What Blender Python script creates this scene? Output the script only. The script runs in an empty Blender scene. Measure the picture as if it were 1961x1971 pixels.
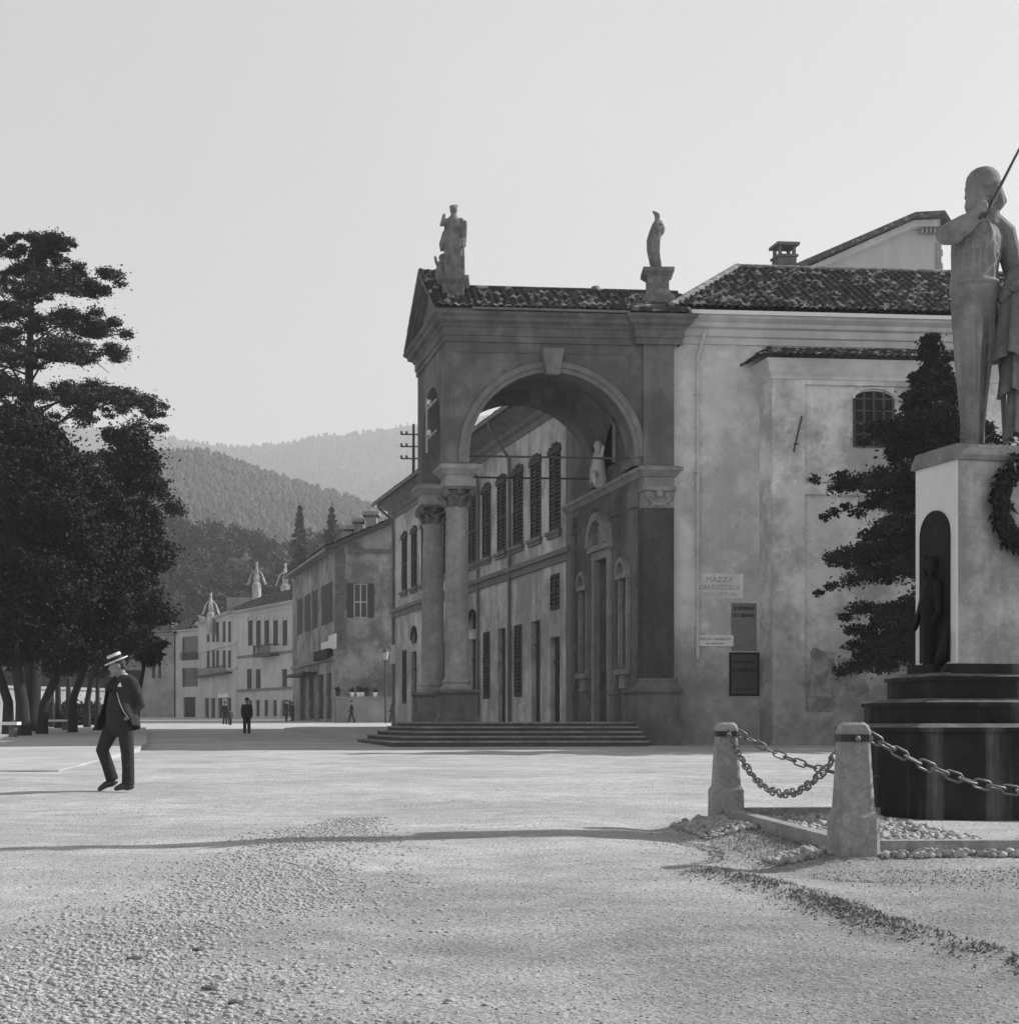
import bpy, bmesh, math, random
import numpy as np
from mathutils import Vector, Matrix

random.seed(7)
rng = np.random.default_rng(7)
sc = bpy.context.scene
COL = sc.collection
R = math.radians

# ------------------------------------------------------------------ camera model of the photograph
F, CX, HY, HC = 2800.0, 980.5, 1392.0, 0.95
def W(X, Y, d):
    return Vector(((X - CX) / F * d, d, HC - (Y - HY) / F * d))

GD = [-4000, 0, 14, 18.8, 30, 44, 56, 70, 86, 100, 117, 140, 190, 300, 600, 6000]
GZ = [0, 0, 0, .06, .14, .22, .32, .45, .62, .78, .96, 1.20, 1.7, 2.6, 5, 40]
def gz(d):
    return float(np.interp(d, GD, GZ))

# ------------------------------------------------------------------ materials (a black-and-white world: greys only)
def mat(name, base, var=0.25, scale=3.0, bump=0.0, bscale=40.0, rough=0.85, big=0.0, bigscale=0.4,
        streak=0.0, patch=0.0, grit=0.0, runs=0.0, sheen=0.0, metal=0.0, spec=0.3, brick=None, coat=0.0, stretch=(1, 1, 1), damp=None):
    m = bpy.data.materials.new(name); m.use_nodes = True
    nt = m.node_tree; N = nt.nodes; L = nt.links
    bs = N['Principled BSDF']
    bs.inputs['Roughness'].default_value = rough
    bs.inputs['Metallic'].default_value = metal
    bs.inputs['Specular IOR Level'].default_value = spec
    tc = N.new('ShaderNodeTexCoord')
    mp = N.new('ShaderNodeMapping'); mp.inputs['Scale'].default_value = stretch
    L.new(tc.outputs['Object'], mp.inputs['Vector'])
    def noise(sc_, det=6, vec=None, rgh=0.6):
        n = N.new('ShaderNodeTexNoise'); n.inputs['Scale'].default_value = sc_
        n.inputs['Detail'].default_value = det; n.inputs['Roughness'].default_value = rgh
        L.new(vec or mp.outputs['Vector'], n.inputs['Vector']); return n
    def mr(src, a, b, lo, hi):
        q = N.new('ShaderNodeMapRange'); q.inputs[1].default_value = a; q.inputs[2].default_value = b
        q.inputs[3].default_value = lo; q.inputs[4].default_value = hi
        L.new(src, q.inputs[0]); return q.outputs[0]
    def mul(a, b):
        q = N.new('ShaderNodeMath'); q.operation = 'MULTIPLY'
        L.new(a, q.inputs[0])
        if isinstance(b, float): q.inputs[1].default_value = b
        else: L.new(b, q.inputs[1])
        return q.outputs[0]
    n1 = noise(scale)
    val = mr(n1.outputs['Fac'], 0.25, 0.75, base * (1 - var), base * (1 + var))
    if big:
        n2 = noise(bigscale, 11, None, .7)
        val = mul(val, mr(n2.outputs['Fac'], 0.44, 0.57, 1 - big, 1 + big * 0.4))
    if streak:
        mp2 = N.new('ShaderNodeMapping'); mp2.inputs['Scale'].default_value = (1.5, 1.5, 0.17)
        L.new(tc.outputs['Object'], mp2.inputs['Vector'])
        n3 = noise(1.0, 8, mp2.outputs['Vector'], .68)
        val = mul(val, mr(n3.outputs['Fac'], 0.40, 0.62, 1 - streak, 1 + streak * .25))
    if runs:     # pale lime runs down dark stone
        mp3 = N.new('ShaderNodeMapping'); mp3.inputs['Scale'].default_value = (2.6, 2.6, 0.12)
        L.new(tc.outputs['Object'], mp3.inputs['Vector'])
        n5 = noise(1.0, 7, mp3.outputs['Vector'], .62)
        val = mul(val, mr(n5.outputs['Fac'], 0.53, 0.70, 1, 1 + runs))
    if patch:    # flaked and re-plastered places with their own ragged outlines
        n7 = noise(.95, 12, None, .66)
        val = mul(val, mr(n7.outputs['Fac'], 0.585, 0.605, 1, 1 + patch))
        n8 = noise(1.7, 12, None, .72)
        val = mul(val, mr(n8.outputs['Fac'], 0.335, 0.365, 1 - patch * 1.5, 1))
        n9 = noise(.5, 10, None, .62)
        val = mul(val, mr(n9.outputs['Fac'], 0.495, 0.505, 1 - patch * .45, 1))
    if grit:
        n10 = noise(38, 4, tc.outputs['Object'], .8)
        val = mul(val, mr(n10.outputs['Fac'], 0.3, 0.7, 1 - grit, 1 + grit))
    if sheen:
        bs.inputs['Sheen Weight'].default_value = sheen; bs.inputs['Sheen Roughness'].default_value = .45
    if damp:     # ragged rising-damp stain with its own outline
        z0, amp, k = damp
        sx = N.new('ShaderNodeSeparateXYZ'); L.new(tc.outputs['Object'], sx.inputs[0])
        n4 = noise(0.7, 11, None, .68)
        ad = N.new('ShaderNodeMath'); ad.operation = 'MULTIPLY_ADD'
        L.new(n4.outputs['Fac'], ad.inputs[0]); ad.inputs[1].default_value = -amp
        L.new(sx.outputs['Z'], ad.inputs[2])
        val = mul(val, mr(ad.outputs[0], z0 - amp / 2 - 1.1, z0 - amp / 2 + 1.1, k, 1.0))
    if brick:
        bw, bh, mort = brick
        br = N.new('ShaderNodeTexBrick'); br.inputs['Scale'].default_value = 1.0
        br.inputs['Brick Width'].default_value = bw; br.inputs['Row Height'].default_value = bh
        br.inputs['Mortar Size'].default_value = mort
        br.inputs['Color1'].default_value = (1, 1, 1, 1); br.inputs['Color2'].default_value = (.85, .85, .85, 1)
        br.inputs['Mortar'].default_value = (.6, .6, .6, 1)
        cb = N.new('ShaderNodeCombineXYZ'); sx = N.new('ShaderNodeSeparateXYZ')
        L.new(tc.outputs['Object'], sx.inputs[0]); L.new(sx.outputs['X'], cb.inputs['X']); L.new(sx.outputs['Z'], cb.inputs['Y'])
        L.new(cb.outputs[0], br.inputs['Vector'])
        val = mul(val, br.outputs['Color'])
    L.new(val, bs.inputs['Base Color'])
    if bump:
        nb = noise(bscale, 5)
        b = N.new('ShaderNodeBump'); b.inputs['Strength'].default_value = bump; b.inputs['Distance'].default_value = 0.05
        L.new(nb.outputs['Fac'], b.inputs['Height']); L.new(b.outputs['Normal'], bs.inputs['Normal'])
    return m

M = {}
M['plaster'] = mat('hall_plaster', .60, .12, 1.6, .25, 9, big=.24, bigscale=.33, streak=.07, patch=.14, grit=.10, damp=(3.2, 5.0, .52))
M['plaster_annex'] = mat('annex_plaster', .62, .14, 1.8, .25, 9, big=.36, bigscale=.42, streak=.06, patch=.16, grit=.10, damp=(3.6, 5.4, .50))
M['cornice'] = mat('cornice_plaster', .56, .10, 1.6, .1, 12, big=.12, streak=.10)
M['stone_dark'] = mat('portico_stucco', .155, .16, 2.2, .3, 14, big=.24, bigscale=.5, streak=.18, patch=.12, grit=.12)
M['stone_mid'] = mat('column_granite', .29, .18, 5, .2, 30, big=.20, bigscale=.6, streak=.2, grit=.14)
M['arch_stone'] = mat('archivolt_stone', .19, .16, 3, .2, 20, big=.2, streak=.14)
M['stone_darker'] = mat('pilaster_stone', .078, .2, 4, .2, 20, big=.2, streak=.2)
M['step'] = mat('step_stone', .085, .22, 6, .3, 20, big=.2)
M['wing'] = mat('wing_plaster', .54, .16, 1.4, .2, 9, big=.30, bigscale=.4, streak=.26, patch=.16, grit=.08)
M['wing_trim'] = mat('wing_trim', .20, .18, 2, .1, 12, streak=.2)
M['shutter'] = mat('shutter_paint', .045, .25, 6, .1, 30, rough=.7)
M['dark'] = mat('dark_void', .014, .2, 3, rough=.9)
M['wood'] = mat('door_wood', .04, .3, 5, .15, 25, rough=.75, stretch=(1, 1, .2))
M['iron'] = mat('iron', .05, .25, 20, .1, 60, rough=.6, spec=.5)
M['iron_lit'] = mat('chain_iron', .17, .25, 20, .1, 60, rough=.45, metal=.4, spec=.5)
M['granite'] = mat('bollard_granite', .30, .25, 22, .35, 120, big=.16, bigscale=3, grit=.22)
M['band'] = mat('painted_iron_band', .03, .2, 10, rough=.5)
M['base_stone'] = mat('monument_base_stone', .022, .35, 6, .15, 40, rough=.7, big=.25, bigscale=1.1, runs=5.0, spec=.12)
M['lit_worn_edge'] = mat('lit_worn_stone_edge', .13, .4, 8, .2, 40, big=.35, bigscale=2.5)  # paler colour paints sun and sky light onto the worn step bevels
M['dado'] = mat('monument_dado_marble', .40, .10, 5, .1, 50, rough=.6, big=.34, bigscale=1.3, streak=.34, grit=.07)
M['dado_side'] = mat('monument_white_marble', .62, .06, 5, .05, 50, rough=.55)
M['bronze'] = mat('dark_bronze', .018, .35, 9, .3, 30, rough=.6, spec=.15, streak=.4)
M['statue'] = mat('statue_stone', .22, .2, 7, .3, 45, rough=.8, big=.24, bigscale=1.6, streak=.34, grit=.12)
M['roofstatue'] = mat('weathered_statue_stone', .17, .35, 7, .4, 25, big=.25, bigscale=2)
M['leaf_dark'] = mat('conifer_needles', .014, .4, 2.0, rough=.75)
M['leaf_mid'] = mat('broad_leaves', .022, .45, 1.2, rough=.7)
M['leaf_pine'] = mat('pine_needles', .030, .4, 1.2, rough=.75)
M['bark'] = mat('bark', .03, .4, 6, .6, 14, stretch=(1, 1, .3))
M['hill_wood'] = mat('woodland', .05, .6, .05, rough=.95)
M['slope_wood'] = mat('slope_woodland', .045, .6, .3, rough=.95)
M['hill_ground'] = mat('hill_ground', .08, .4, .02, rough=.95)
M['cloth_dark'] = mat('dark_wool', .032, .3, 20, .6, 11, rough=.95)
M['cloth_vest'] = mat('vest_cloth', .034, .3, 25, .4, 14, rough=.9)
M['cloth_mid'] = mat('grey_wool', .05, .3, 20, .2, 90, rough=.9)
M['skin'] = mat('skin', .24, .08, 8, rough=.6)
M['straw'] = mat('straw', .62, .1, 60, .3, 160, rough=.8)
M['linen'] = mat('white_linen', .8, .04, 10, rough=.8)
M['hair'] = mat('hair', .04, .3, 30, .3, 80, rough=.7)
M['leather'] = mat('shoe_leather', .03, .3, 10, rough=.35, spec=.5)
M['house_pale'] = mat('pale_house_plaster', .48, .10, .7, big=.12, bigscale=.25, streak=.10)
M['house_grey'] = mat('grey_house_plaster', .30, .12, .8, big=.2, bigscale=.25, streak=.12)
M['house_gable'] = mat('gable_plaster', .27, .18, .9, big=.42, bigscale=.3, streak=.2, patch=.2)
M['rubble'] = mat('quoin_rubble', .11, .5, 1.6, .4, 4)
M['gable_far'] = mat('far_gable_plaster', .44, .06, .6, streak=.08)
M['glass'] = mat('window_glass', .02, .2, 2, rough=.15, spec=.6)
M['white'] = mat('white_paint', .75, .06, 4)
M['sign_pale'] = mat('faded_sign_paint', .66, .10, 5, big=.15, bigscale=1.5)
M['sign_white'] = mat('white_enamel', .68, .06, 6, rough=.5)
M['poster_mid'] = mat('grey_poster_paper', .17, .12, 5, big=.1)
M['poster_dark'] = mat('dark_poster_paper', .062, .2, 5)
M['ink'] = mat('black_ink', .012, .1, 5)
M['ink_faded'] = mat('faded_ink', .26, .3, 5)
M['pebble'] = mat('pebble', .37, .3, 9, .15, 50, rough=.9)
M['cobble'] = mat('cobble_stone', .34, .5, 9, .2, 50, rough=.85)
M['grass'] = mat('dry_grass', .26, .4, 9, rough=.9)
M['torn'] = mat('torn_poster_paper', .26, .3, 4, big=.35, bigscale=2.2)
M['weed'] = mat('dry_weeds', .21, .5, 9, rough=.9)
M['garden_wall'] = mat('garden_wall_plaster', .42, .14, .8, big=.2, bigscale=.3)

def tile_mat(name, lo, hi, bright):
    m = bpy.data.materials.new(name); m.use_nodes = True
    nt = m.node_tree; N = nt.nodes; L = nt.links
    bs = N['Principled BSDF']; bs.inputs['Roughness'].default_value = .9; bs.inputs['Specular IOR Level'].default_value = .2
    tc = N.new('ShaderNodeTexCoord')
    v = N.new('ShaderNodeTexVoronoi'); v.inputs['Scale'].default_value = 5.2
    L.new(tc.outputs['Object'], v.inputs['Vector'])
    n = N.new('ShaderNodeTexNoise'); n.inputs['Scale'].default_value = 1.1; n.inputs['Detail'].default_value = 5
    L.new(tc.outputs['Object'], n.inputs['Vector'])
    sp = N.new('ShaderNodeSeparateColor'); L.new(v.outputs['Color'], sp.inputs[0])
    cr = N.new('ShaderNodeValToRGB'); e = cr.color_ramp.elements
    e[0].position = 0; e[0].color = (lo, lo, lo, 1); e[1].position = .78; e[1].color = (hi, hi, hi, 1)
    q = cr.color_ramp.elements.new(.93); q.color = (bright, bright, bright, 1)
    L.new(sp.outputs[0], cr.inputs[0])
    mm = N.new('ShaderNodeMix'); mm.data_type = 'RGBA'; mm.blend_type = 'MULTIPLY'; mm.inputs[0].default_value = .5
    L.new(cr.outputs[0], mm.inputs[6]); L.new(n.outputs['Fac'], mm.inputs[7])
    L.new(mm.outputs[2], bs.inputs['Base Color'])
    return m
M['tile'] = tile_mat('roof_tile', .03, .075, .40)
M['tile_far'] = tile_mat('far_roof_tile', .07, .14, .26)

# ------------------------------------------------------------------ mesh builder
class MB:
    def __init__(s, T=None):
        s.V = []; s.Fc = []; s.T = T
    def add(s, pts, faces):
        o = len(s.V)
        if s.T: s.V += [tuple(s.T(*p)) for p in pts]
        else: s.V += [tuple(p) for p in pts]
        s.Fc += [tuple(i + o for i in f) for f in faces]
        return s
    def box(s, x0, x1, y0, y1, z0, z1):
        return s.add([(x0, y0, z0), (x1, y0, z0), (x1, y1, z0), (x0, y1, z0), (x0, y0, z1), (x1, y0, z1), (x1, y1, z1), (x0, y1, z1)],
                     [(0, 3, 2, 1), (4, 5, 6, 7), (0, 1, 5, 4), (1, 2, 6, 5), (2, 3, 7, 6), (3, 0, 4, 7)])
    def frustum(s, x0, x1, y0, y1, z0, X0, X1, Y0, Y1, z1):
        return s.add([(x0, y0, z0), (x1, y0, z0), (x1, y1, z0), (x0, y1, z0), (X0, Y0, z1), (X1, Y0, z1), (X1, Y1, z1), (X0, Y1, z1)],
                     [(0, 3, 2, 1), (4, 5, 6, 7), (0, 1, 5, 4), (1, 2, 6, 5), (2, 3, 7, 6), (3, 0, 4, 7)])
    def prism(s, poly, y0, y1):      # polygon in (x,z), extruded along y
        n = len(poly)
        return s.add([(x, y0, z) for x, z in poly] + [(x, y1, z) for x, z in poly],
                     [tuple(range(n)), tuple(range(2 * n - 1, n - 1, -1))] + [(i, i + n, (i + 1) % n + n, (i + 1) % n) for i in range(n)])
    def slab(s, poly, z0, z1):       # polygon in (x,y), extruded along z
        n = len(poly)
        return s.add([(x, y, z0) for x, y in poly] + [(x, y, z1) for x, y in poly],
                     [tuple(range(n - 1, -1, -1)), tuple(range(n, 2 * n))] + [(i, (i + 1) % n, (i + 1) % n + n, i + n) for i in range(n)])
    def arc_band(s, ac, zs, r0, r1, y0, y1, n=28, a0=0., a1=math.pi, sz=1.0):
        P = []
        for i in range(n + 1):
            th = a0 + (a1 - a0) * i / n
            c, q = math.cos(th), math.sin(th) * sz
            P += [(ac + r0 * c, y0, zs + r0 * q), (ac + r1 * c, y0, zs + r1 * q), (ac + r1 * c, y1, zs + r1 * q), (ac + r0 * c, y1, zs + r0 * q)]
        fs = []
        for i in range(n):
            for k in range(4):
                a, b = 4 * i + k, 4 * i + (k + 1) % 4
                fs.append((a, a + 4, b + 4, b))
        fs += [(0, 1, 2, 3), (4 * n + 3, 4 * n + 2, 4 * n + 1, 4 * n)]
        return s.add(P, fs)
    def arch_wall(s, a0, a1, zb, z1, ac, Rr, zs, y0, y1, n=32):
        poly = [(a0, zb), (ac - Rr, zb)] + [(ac - Rr * math.cos(math.pi * i / n), zs + Rr * math.sin(math.pi * i / n)) for i in range(n + 1)] + [(ac + Rr, zb), (a1, zb), (a1, z1), (a0, z1)]
        if abs(zs - zb) < 1e-6:
            poly = [(a0, zb)] + poly[2:2 + n + 1] + [(a1, zb), (a1, z1), (a0, z1)]
        return s.prism(poly, y0, y1)
    def lathe(s, c, prof, n=24):
        P = []; fs = []
        for r, z in prof:
            for i in range(n):
                t = 2 * math.pi * i / n
                P.append((c[0] + r * math.cos(t), c[1] + r * math.sin(t), z))
        for k in range(len(prof) - 1):
            for i in range(n):
                j = (i + 1) % n
                fs.append((k * n + i, k * n + j, (k + 1) * n + j, (k + 1) * n + i))
        fs.append(tuple(range(n - 1, -1, -1))); m = (len(prof) - 1) * n
        fs.append(tuple(range(m, m + n)))
        return s.add(P, fs)
    def tube(s, pts, rad, n=8, ref=None, rnd=False):
        pts = [Vector(p) for p in pts]
        if not isinstance(rad, (list,)): rad = [rad] * len(pts)
        if rnd:       # rounded ends
            def rr(r, k): return (r[0] * k, r[1] * k) if isinstance(r, tuple) else r * k
            def mx(r): return max(r) if isinstance(r, tuple) else r
            d0 = (pts[0] - pts[1]).normalized(); d1 = (pts[-1] - pts[-2]).normalized()
            r0, r1 = rad[0], rad[-1]
            m0 = min(r0) if isinstance(r0, tuple) else r0
            m1 = min(r1) if isinstance(r1, tuple) else r1
            pts = [pts[0] + d0 * m0, pts[0] + d0 * m0 * .7] + pts + [pts[-1] + d1 * m1 * .7, pts[-1] + d1 * m1]
            rad = [rr(r0, .2), rr(r0, .72)] + rad + [rr(r1, .72), rr(r1, .2)]
        P = []; fs = []; prev = None
        for i, p in enumerate(pts):
            d = (pts[min(i + 1, len(pts) - 1)] - pts[max(i - 1, 0)])
            if d.length < 1e-9: d = Vector((0, 0, 1))
            d.normalize()
            if ref is not None: a = Vector(ref)
            elif prev is not None: a = prev
            else: a = Vector((1, 0, 0)) if abs(d.x) < .9 else Vector((0, 1, 0))
            a = (a - d * a.dot(d))
            if a.length < 1e-6: a = d.orthogonal()
            a.normalize(); b = d.cross(a); prev = a
            r = rad[i]; ra, rb = r if isinstance(r, tuple) else (r, r)
            for k in range(n):
                t = 2 * math.pi * k / n
                P.append(p + a * (ra * math.cos(t)) + b * (rb * math.sin(t)))
        for i in range(len(pts) - 1):
            for k in range(n):
                j = (k + 1) % n
                fs.append((i * n + k, i * n + j, (i + 1) * n + j, (i + 1) * n + k))
        fs.append(tuple(range(n - 1, -1, -1))); m = (len(pts) - 1) * n; fs.append(tuple(range(m, m + n)))
        return s.add(P, fs)
    def ell(s, c, r, n=12, m=8, rot=None):
        c = Vector(c); P = []; fs = []
        if not isinstance(r, tuple): r = (r, r, r)
        for i in range(m + 1):
            ph = math.pi * i / m
            for k in range(n):
                t = 2 * math.pi * k / n
                q = Vector((r[0] * math.sin(ph) * math.cos(t), r[1] * math.sin(ph) * math.sin(t), r[2] * math.cos(ph)))
                if rot: q = rot @ q
                P.append(c + q)
        for i in range(m):
            for k in range(n):
                j = (k + 1) % n
                fs.append((i * n + k, (i + 1) * n + k, (i + 1) * n + j, i * n + j))
        return s.add(P, fs)
    def sweep(s, path, prof, closed=False):   # path of world (x,y); profile loop of (offset to the right, z)
        n = len(path); k = len(prof); P = []; fs = []
        pv = [Vector(p) for p in path]
        for i in range(n):
            dn = []
            if i > 0 or closed: dn.append((pv[i] - pv[i - 1]).normalized())
            if i < n - 1 or closed: dn.append((pv[(i + 1) % n] - pv[i]).normalized())
            nr = [Vector((d.y, -d.x)) for d in dn]
            if len(nr) == 2:
                m = (nr[0] + nr[1]); m = m / max(.25, m.dot(nr[0]))
            else: m = nr[0]
            for o, z in prof: P.append((pv[i].x + m.x * o, pv[i].y + m.y * o, z))
        for i in range(n if closed else n - 1):
            j = (i + 1) % n
            for q in range(k):
                r = (q + 1) % k
                fs.append((i * k + q, j * k + q, j * k + r, i * k + r))
        if not closed: fs += [tuple(range(k)), tuple(range(n * k - 1, (n - 1) * k - 1, -1))]
        T, s.T = s.T, None
        s.add(P, fs); s.T = T
        return s
    def build(s, name, m, parent=None, smooth=None):
        me = bpy.data.meshes.new(name)
        me.from_pydata(s.V, [], s.Fc)
        bm = bmesh.new(); bm.from_mesh(me)
        bmesh.ops.recalc_face_normals(bm, faces=bm.faces[:])
        bm.to_mesh(me); bm.free()
        if isinstance(m, str): m = M[m]
        me.materials.append(m)
        if smooth is not None:
            me.polygons.foreach_set('use_smooth', [True] * len(me.polygons))
            if smooth < 180: me.set_sharp_from_angle(angle=R(smooth))
        me.update()
        return link(name, me, parent)

def link(name, me, parent=None):
    o = bpy.data.objects.new(name, me); COL.objects.link(o)
    if parent is not None:
        o.parent = parent
        if parent.type == 'EMPTY': o.matrix_parent_inverse = Matrix.Translation(-Vector(parent.location))
    return o
def root(o):
    while o.parent: o = o.parent
    return o
def tag(o, label, cat=None, group=None, kind=None):
    if label: o['label'] = label
    if cat: o['category'] = cat
    if group: o['group'] = group
    if kind: o['kind'] = kind
    return o
def thing(name, loc, label, cat, group=None):
    o = bpy.data.objects.new(name, None); COL.objects.link(o)
    o.location = loc; o.empty_display_size = .3
    return tag(o, label, cat, group)
def structure(o): o['kind'] = 'structure'; return o

def remesh(o, voxel, smooth=4, fac=.5, mat_=None):
    md = o.modifiers.new('r', 'REMESH'); md.mode = 'VOXEL'; md.voxel_size = voxel
    if smooth:
        ms = o.modifiers.new('s', 'SMOOTH'); ms.iterations = smooth; ms.factor = fac
    bake(o)
    o.data.polygons.foreach_set('use_smooth', [True] * len(o.data.polygons))
    return o
def bake(o):
    bpy.context.view_layer.update()
    dg = bpy.context.evaluated_depsgraph_get()
    me = bpy.data.meshes.new_from_object(o.evaluated_get(dg))
    ms = list(o.data.materials); old = o.data
    o.modifiers.clear(); o.data = me
    if not me.materials:
        for x in ms: me.materials.append(x)
    me.name = o.name
    bpy.data.meshes.remove(old)
def npmesh(name, V, Fq, m, parent=None, smooth=False):
    me = bpy.data.meshes.new(name)
    V = np.asarray(V, dtype=np.float32); Fq = np.asarray(Fq, dtype=np.int32)
    k = Fq.shape[1]
    me.vertices.add(len(V)); me.vertices.foreach_set('co', V.ravel())
    me.loops.add(Fq.size); me.loops.foreach_set('vertex_index', Fq.ravel())
    me.polygons.add(len(Fq)); me.polygons.foreach_set('loop_start', np.arange(0, Fq.size, k, dtype=np.int32))
    me.polygons.foreach_set('loop_total', np.full(len(Fq), k, dtype=np.int32))
    me.update(calc_edges=True); me.validate()
    if smooth: me.polygons.foreach_set('use_smooth', [True] * len(me.polygons))
    me.materials.append(M[m] if isinstance(m, str) else m)
    return link(name, me, parent)

# vertical plane of a facade: origin p (x,y), direction u; local (t, y outward, z)
class Plane:
    def __init__(s, p, u, flip=False):
        s.p = Vector(p); s.u = Vector(u).normalized()
        n = Vector((s.u.y, -s.u.x))
        if n.dot(-s.p) < 0: n = -n
        s.n = n
    def T(s, t, y, z):
        q = s.p + s.u * t + s.n * y
        return (q.x, q.y, z)
    def t(s, X, y=0.):
        k = (X - CX) / F; p = s.p + s.n * y
        return (k * p.y - p.x) / (s.u.x - k * s.u.y)
    def z(s, X, Y, y=0.):
        t = s.t(X, y); d = (s.p + s.u * t + s.n * y).y
        return HC - (Y - HY) / F * d
    def d(s, t): return (s.p + s.u * t).y
    def rect(s, X0, X1, Y0, Y1):
        Xm = (X0 + X1) / 2
        return (s.t(X0), s.t(X1), s.z(Xm, Y1), s.z(Xm, Y0))

def wall_holes(mb, t0, t1, z0, z1, holes, y=0., depth=.3):
    ts = sorted(set([t0, t1] + [h[0] for h in holes] + [h[1] for h in holes]))
    zs = sorted(set([z0, z1] + [h[2] for h in holes] + [h[3] for h in holes]))
    ts = [t for t in ts if t0 <= t <= t1]; zs = [z for z in zs if z0 <= z <= z1]
    for i in range(len(ts) - 1):
        for j in range(len(zs) - 1):
            a, b, c, d = ts[i], ts[i + 1], zs[j], zs[j + 1]
            m, n = (a + b) / 2, (c + d) / 2
            if any(h[0] < m < h[1] and h[2] < n < h[3] for h in holes): continue
            mb.add([(a, y, c), (b, y, c), (b, y, d), (a, y, d)], [(0, 1, 2, 3)])
    for a, b, c, d in [h[:4] for h in holes]:
        e = y - depth
        mb.add([(a, y, c), (a, e, c), (a, e, d), (a, y, d)], [(0, 1, 2, 3)])
        mb.add([(b, y, c), (b, e, c), (b, e, d), (b, y, d)], [(0, 1, 2, 3)])
        mb.add([(a, y, c), (b, y, c), (b, e, c), (a, e, c)], [(0, 1, 2, 3)])
        mb.add([(a, y, d), (b, y, d), (b, e, d), (a, e, d)], [(0, 1, 2, 3)])
    return mb

def tile_roof(name, e0, e1, r1, r0, parent, m='tile', w=.25, row=.40, amp=.075, spt=6, cap=True):
    """clay-tile roof plane: eave e0->e1, ridge r0->r1"""
    e0, e1, r0, r1 = map(Vector, (e0, e1, r0, r1))
    L = (e1 - e0).length; U = (e1 - e0) / L
    up = r0 - e0; up = up - U * up.dot(U); S = up.length; Vv = up / S
    uL1 = (r0 - e0).dot(U); uR1 = (r1 - e0).dot(U)
    Nn = U.cross(Vv); Nn = Nn if Nn.z > 0 else -Nn
    umin, umax = min(0, uL1), max(L, uR1)
    nu = max(2, int((umax - umin) / w * spt)); nr = max(1, int(S / row))
    us = np.linspace(umin, umax, nu + 1)
    vs = []
    for k in range(nr): vs += [(k + 0.001) / nr, (k + .999) / nr]
    vs = np.array(vs); fr = np.tile([1.0, 0.0], nr)
    jit = rng.uniform(-.012, .012, (nr, nu // spt + 2))
    P = np.zeros((len(vs), nu + 1, 3))
    E0 = np.array(e0); Un = np.array(U); Vn = np.array(Vv); Nv = np.array(Nn)
    for i, v in enumerate(vs):
        lo, hi = uL1 * v, L + (uR1 - L) * v
        u = np.clip(us, lo, hi)
        idx = np.minimum((np.arange(nu + 1) // spt), jit.shape[1] - 1)
        h = amp * np.abs(np.sin(np.pi * us / w)) + .055 * fr[i] + jit[i // 2][idx]
        sag = -.03 * np.sin(np.pi * v) * np.sin(np.pi * (us - umin) / (umax - umin) * 3 + 1)
        P[i] = E0 + np.outer(u, Un) + (Vn * (v * S))[None, :] + np.outer(h + sag, Nv)
    V = P.reshape(-1, 3); n1 = nu + 1
    ii, jj = np.meshgrid(np.arange(len(vs) - 1), np.arange(nu), indexing='ij')
    a = (ii * n1 + jj).ravel()
    Fq = np.stack([a, a + 1, a + 1 + n1, a + n1], 1)
    return npmesh(name, V, Fq, m, parent)

def text_mesh(name, body, T, t, y, z, size, m, parent, align='CENTER', sx=1.0, bold=.0, thick=.004):
    cu = bpy.data.curves.new('txt', 'FONT'); cu.body = body; cu.size = size; cu.align_x = align
    cu.extrude = thick; cu.offset = bold; cu.resolution_u = 2
    o = bpy.data.objects.new('txt', cu); COL.objects.link(o); bpy.context.view_layer.update()
    me = bpy.data.meshes.new_from_object(o.evaluated_get(bpy.context.evaluated_depsgraph_get()))
    for v in me.vertices:
        x, q, h = v.co
        v.co = Vector(T(t + x * sx, y + h, z + q))
    bpy.data.objects.remove(o); bpy.data.curves.remove(cu)
    me.materials.clear(); me.materials.append(M[m])
    return link(name, me, parent)

def leaves(centers, size, flat=1.0, droop=0.0):
    """one small rhombic leaf spray per centre"""
    n = len(centers); C = np.asarray(centers)
    a = rng.normal(size=(n, 3)); a[:, 2] *= flat; a[:, 2] -= droop
    a /= np.linalg.norm(a, axis=1)[:, None] + 1e-9
    b = rng.normal(size=(n, 3)); b -= a * (a * b).sum(1)[:, None]; b /= np.linalg.norm(b, axis=1)[:, None] + 1e-9
    s = size * rng.uniform(.6, 1.4, n)
    a *= s[:, None]; b *= (s * rng.uniform(.35, .7, n))[:, None]
    V = np.stack([C - a, C + b, C + a, C - b], 1).reshape(-1, 3)
    Fq = np.arange(4 * n).reshape(-1, 4)
    return V, Fq
def blob_points(c, r, n, shell=.55):
    d = rng.normal(size=(n, 3)); d /= np.linalg.norm(d, axis=1)[:, None]
    q = np.where(rng.uniform(0, 1, n) < .55, rng.uniform(shell ** 3, 1, n) ** (1 / 3), np.abs(rng.normal(0, .72, n)))
    return np.asarray(c) + d * q[:, None] * np.asarray(r)
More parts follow.
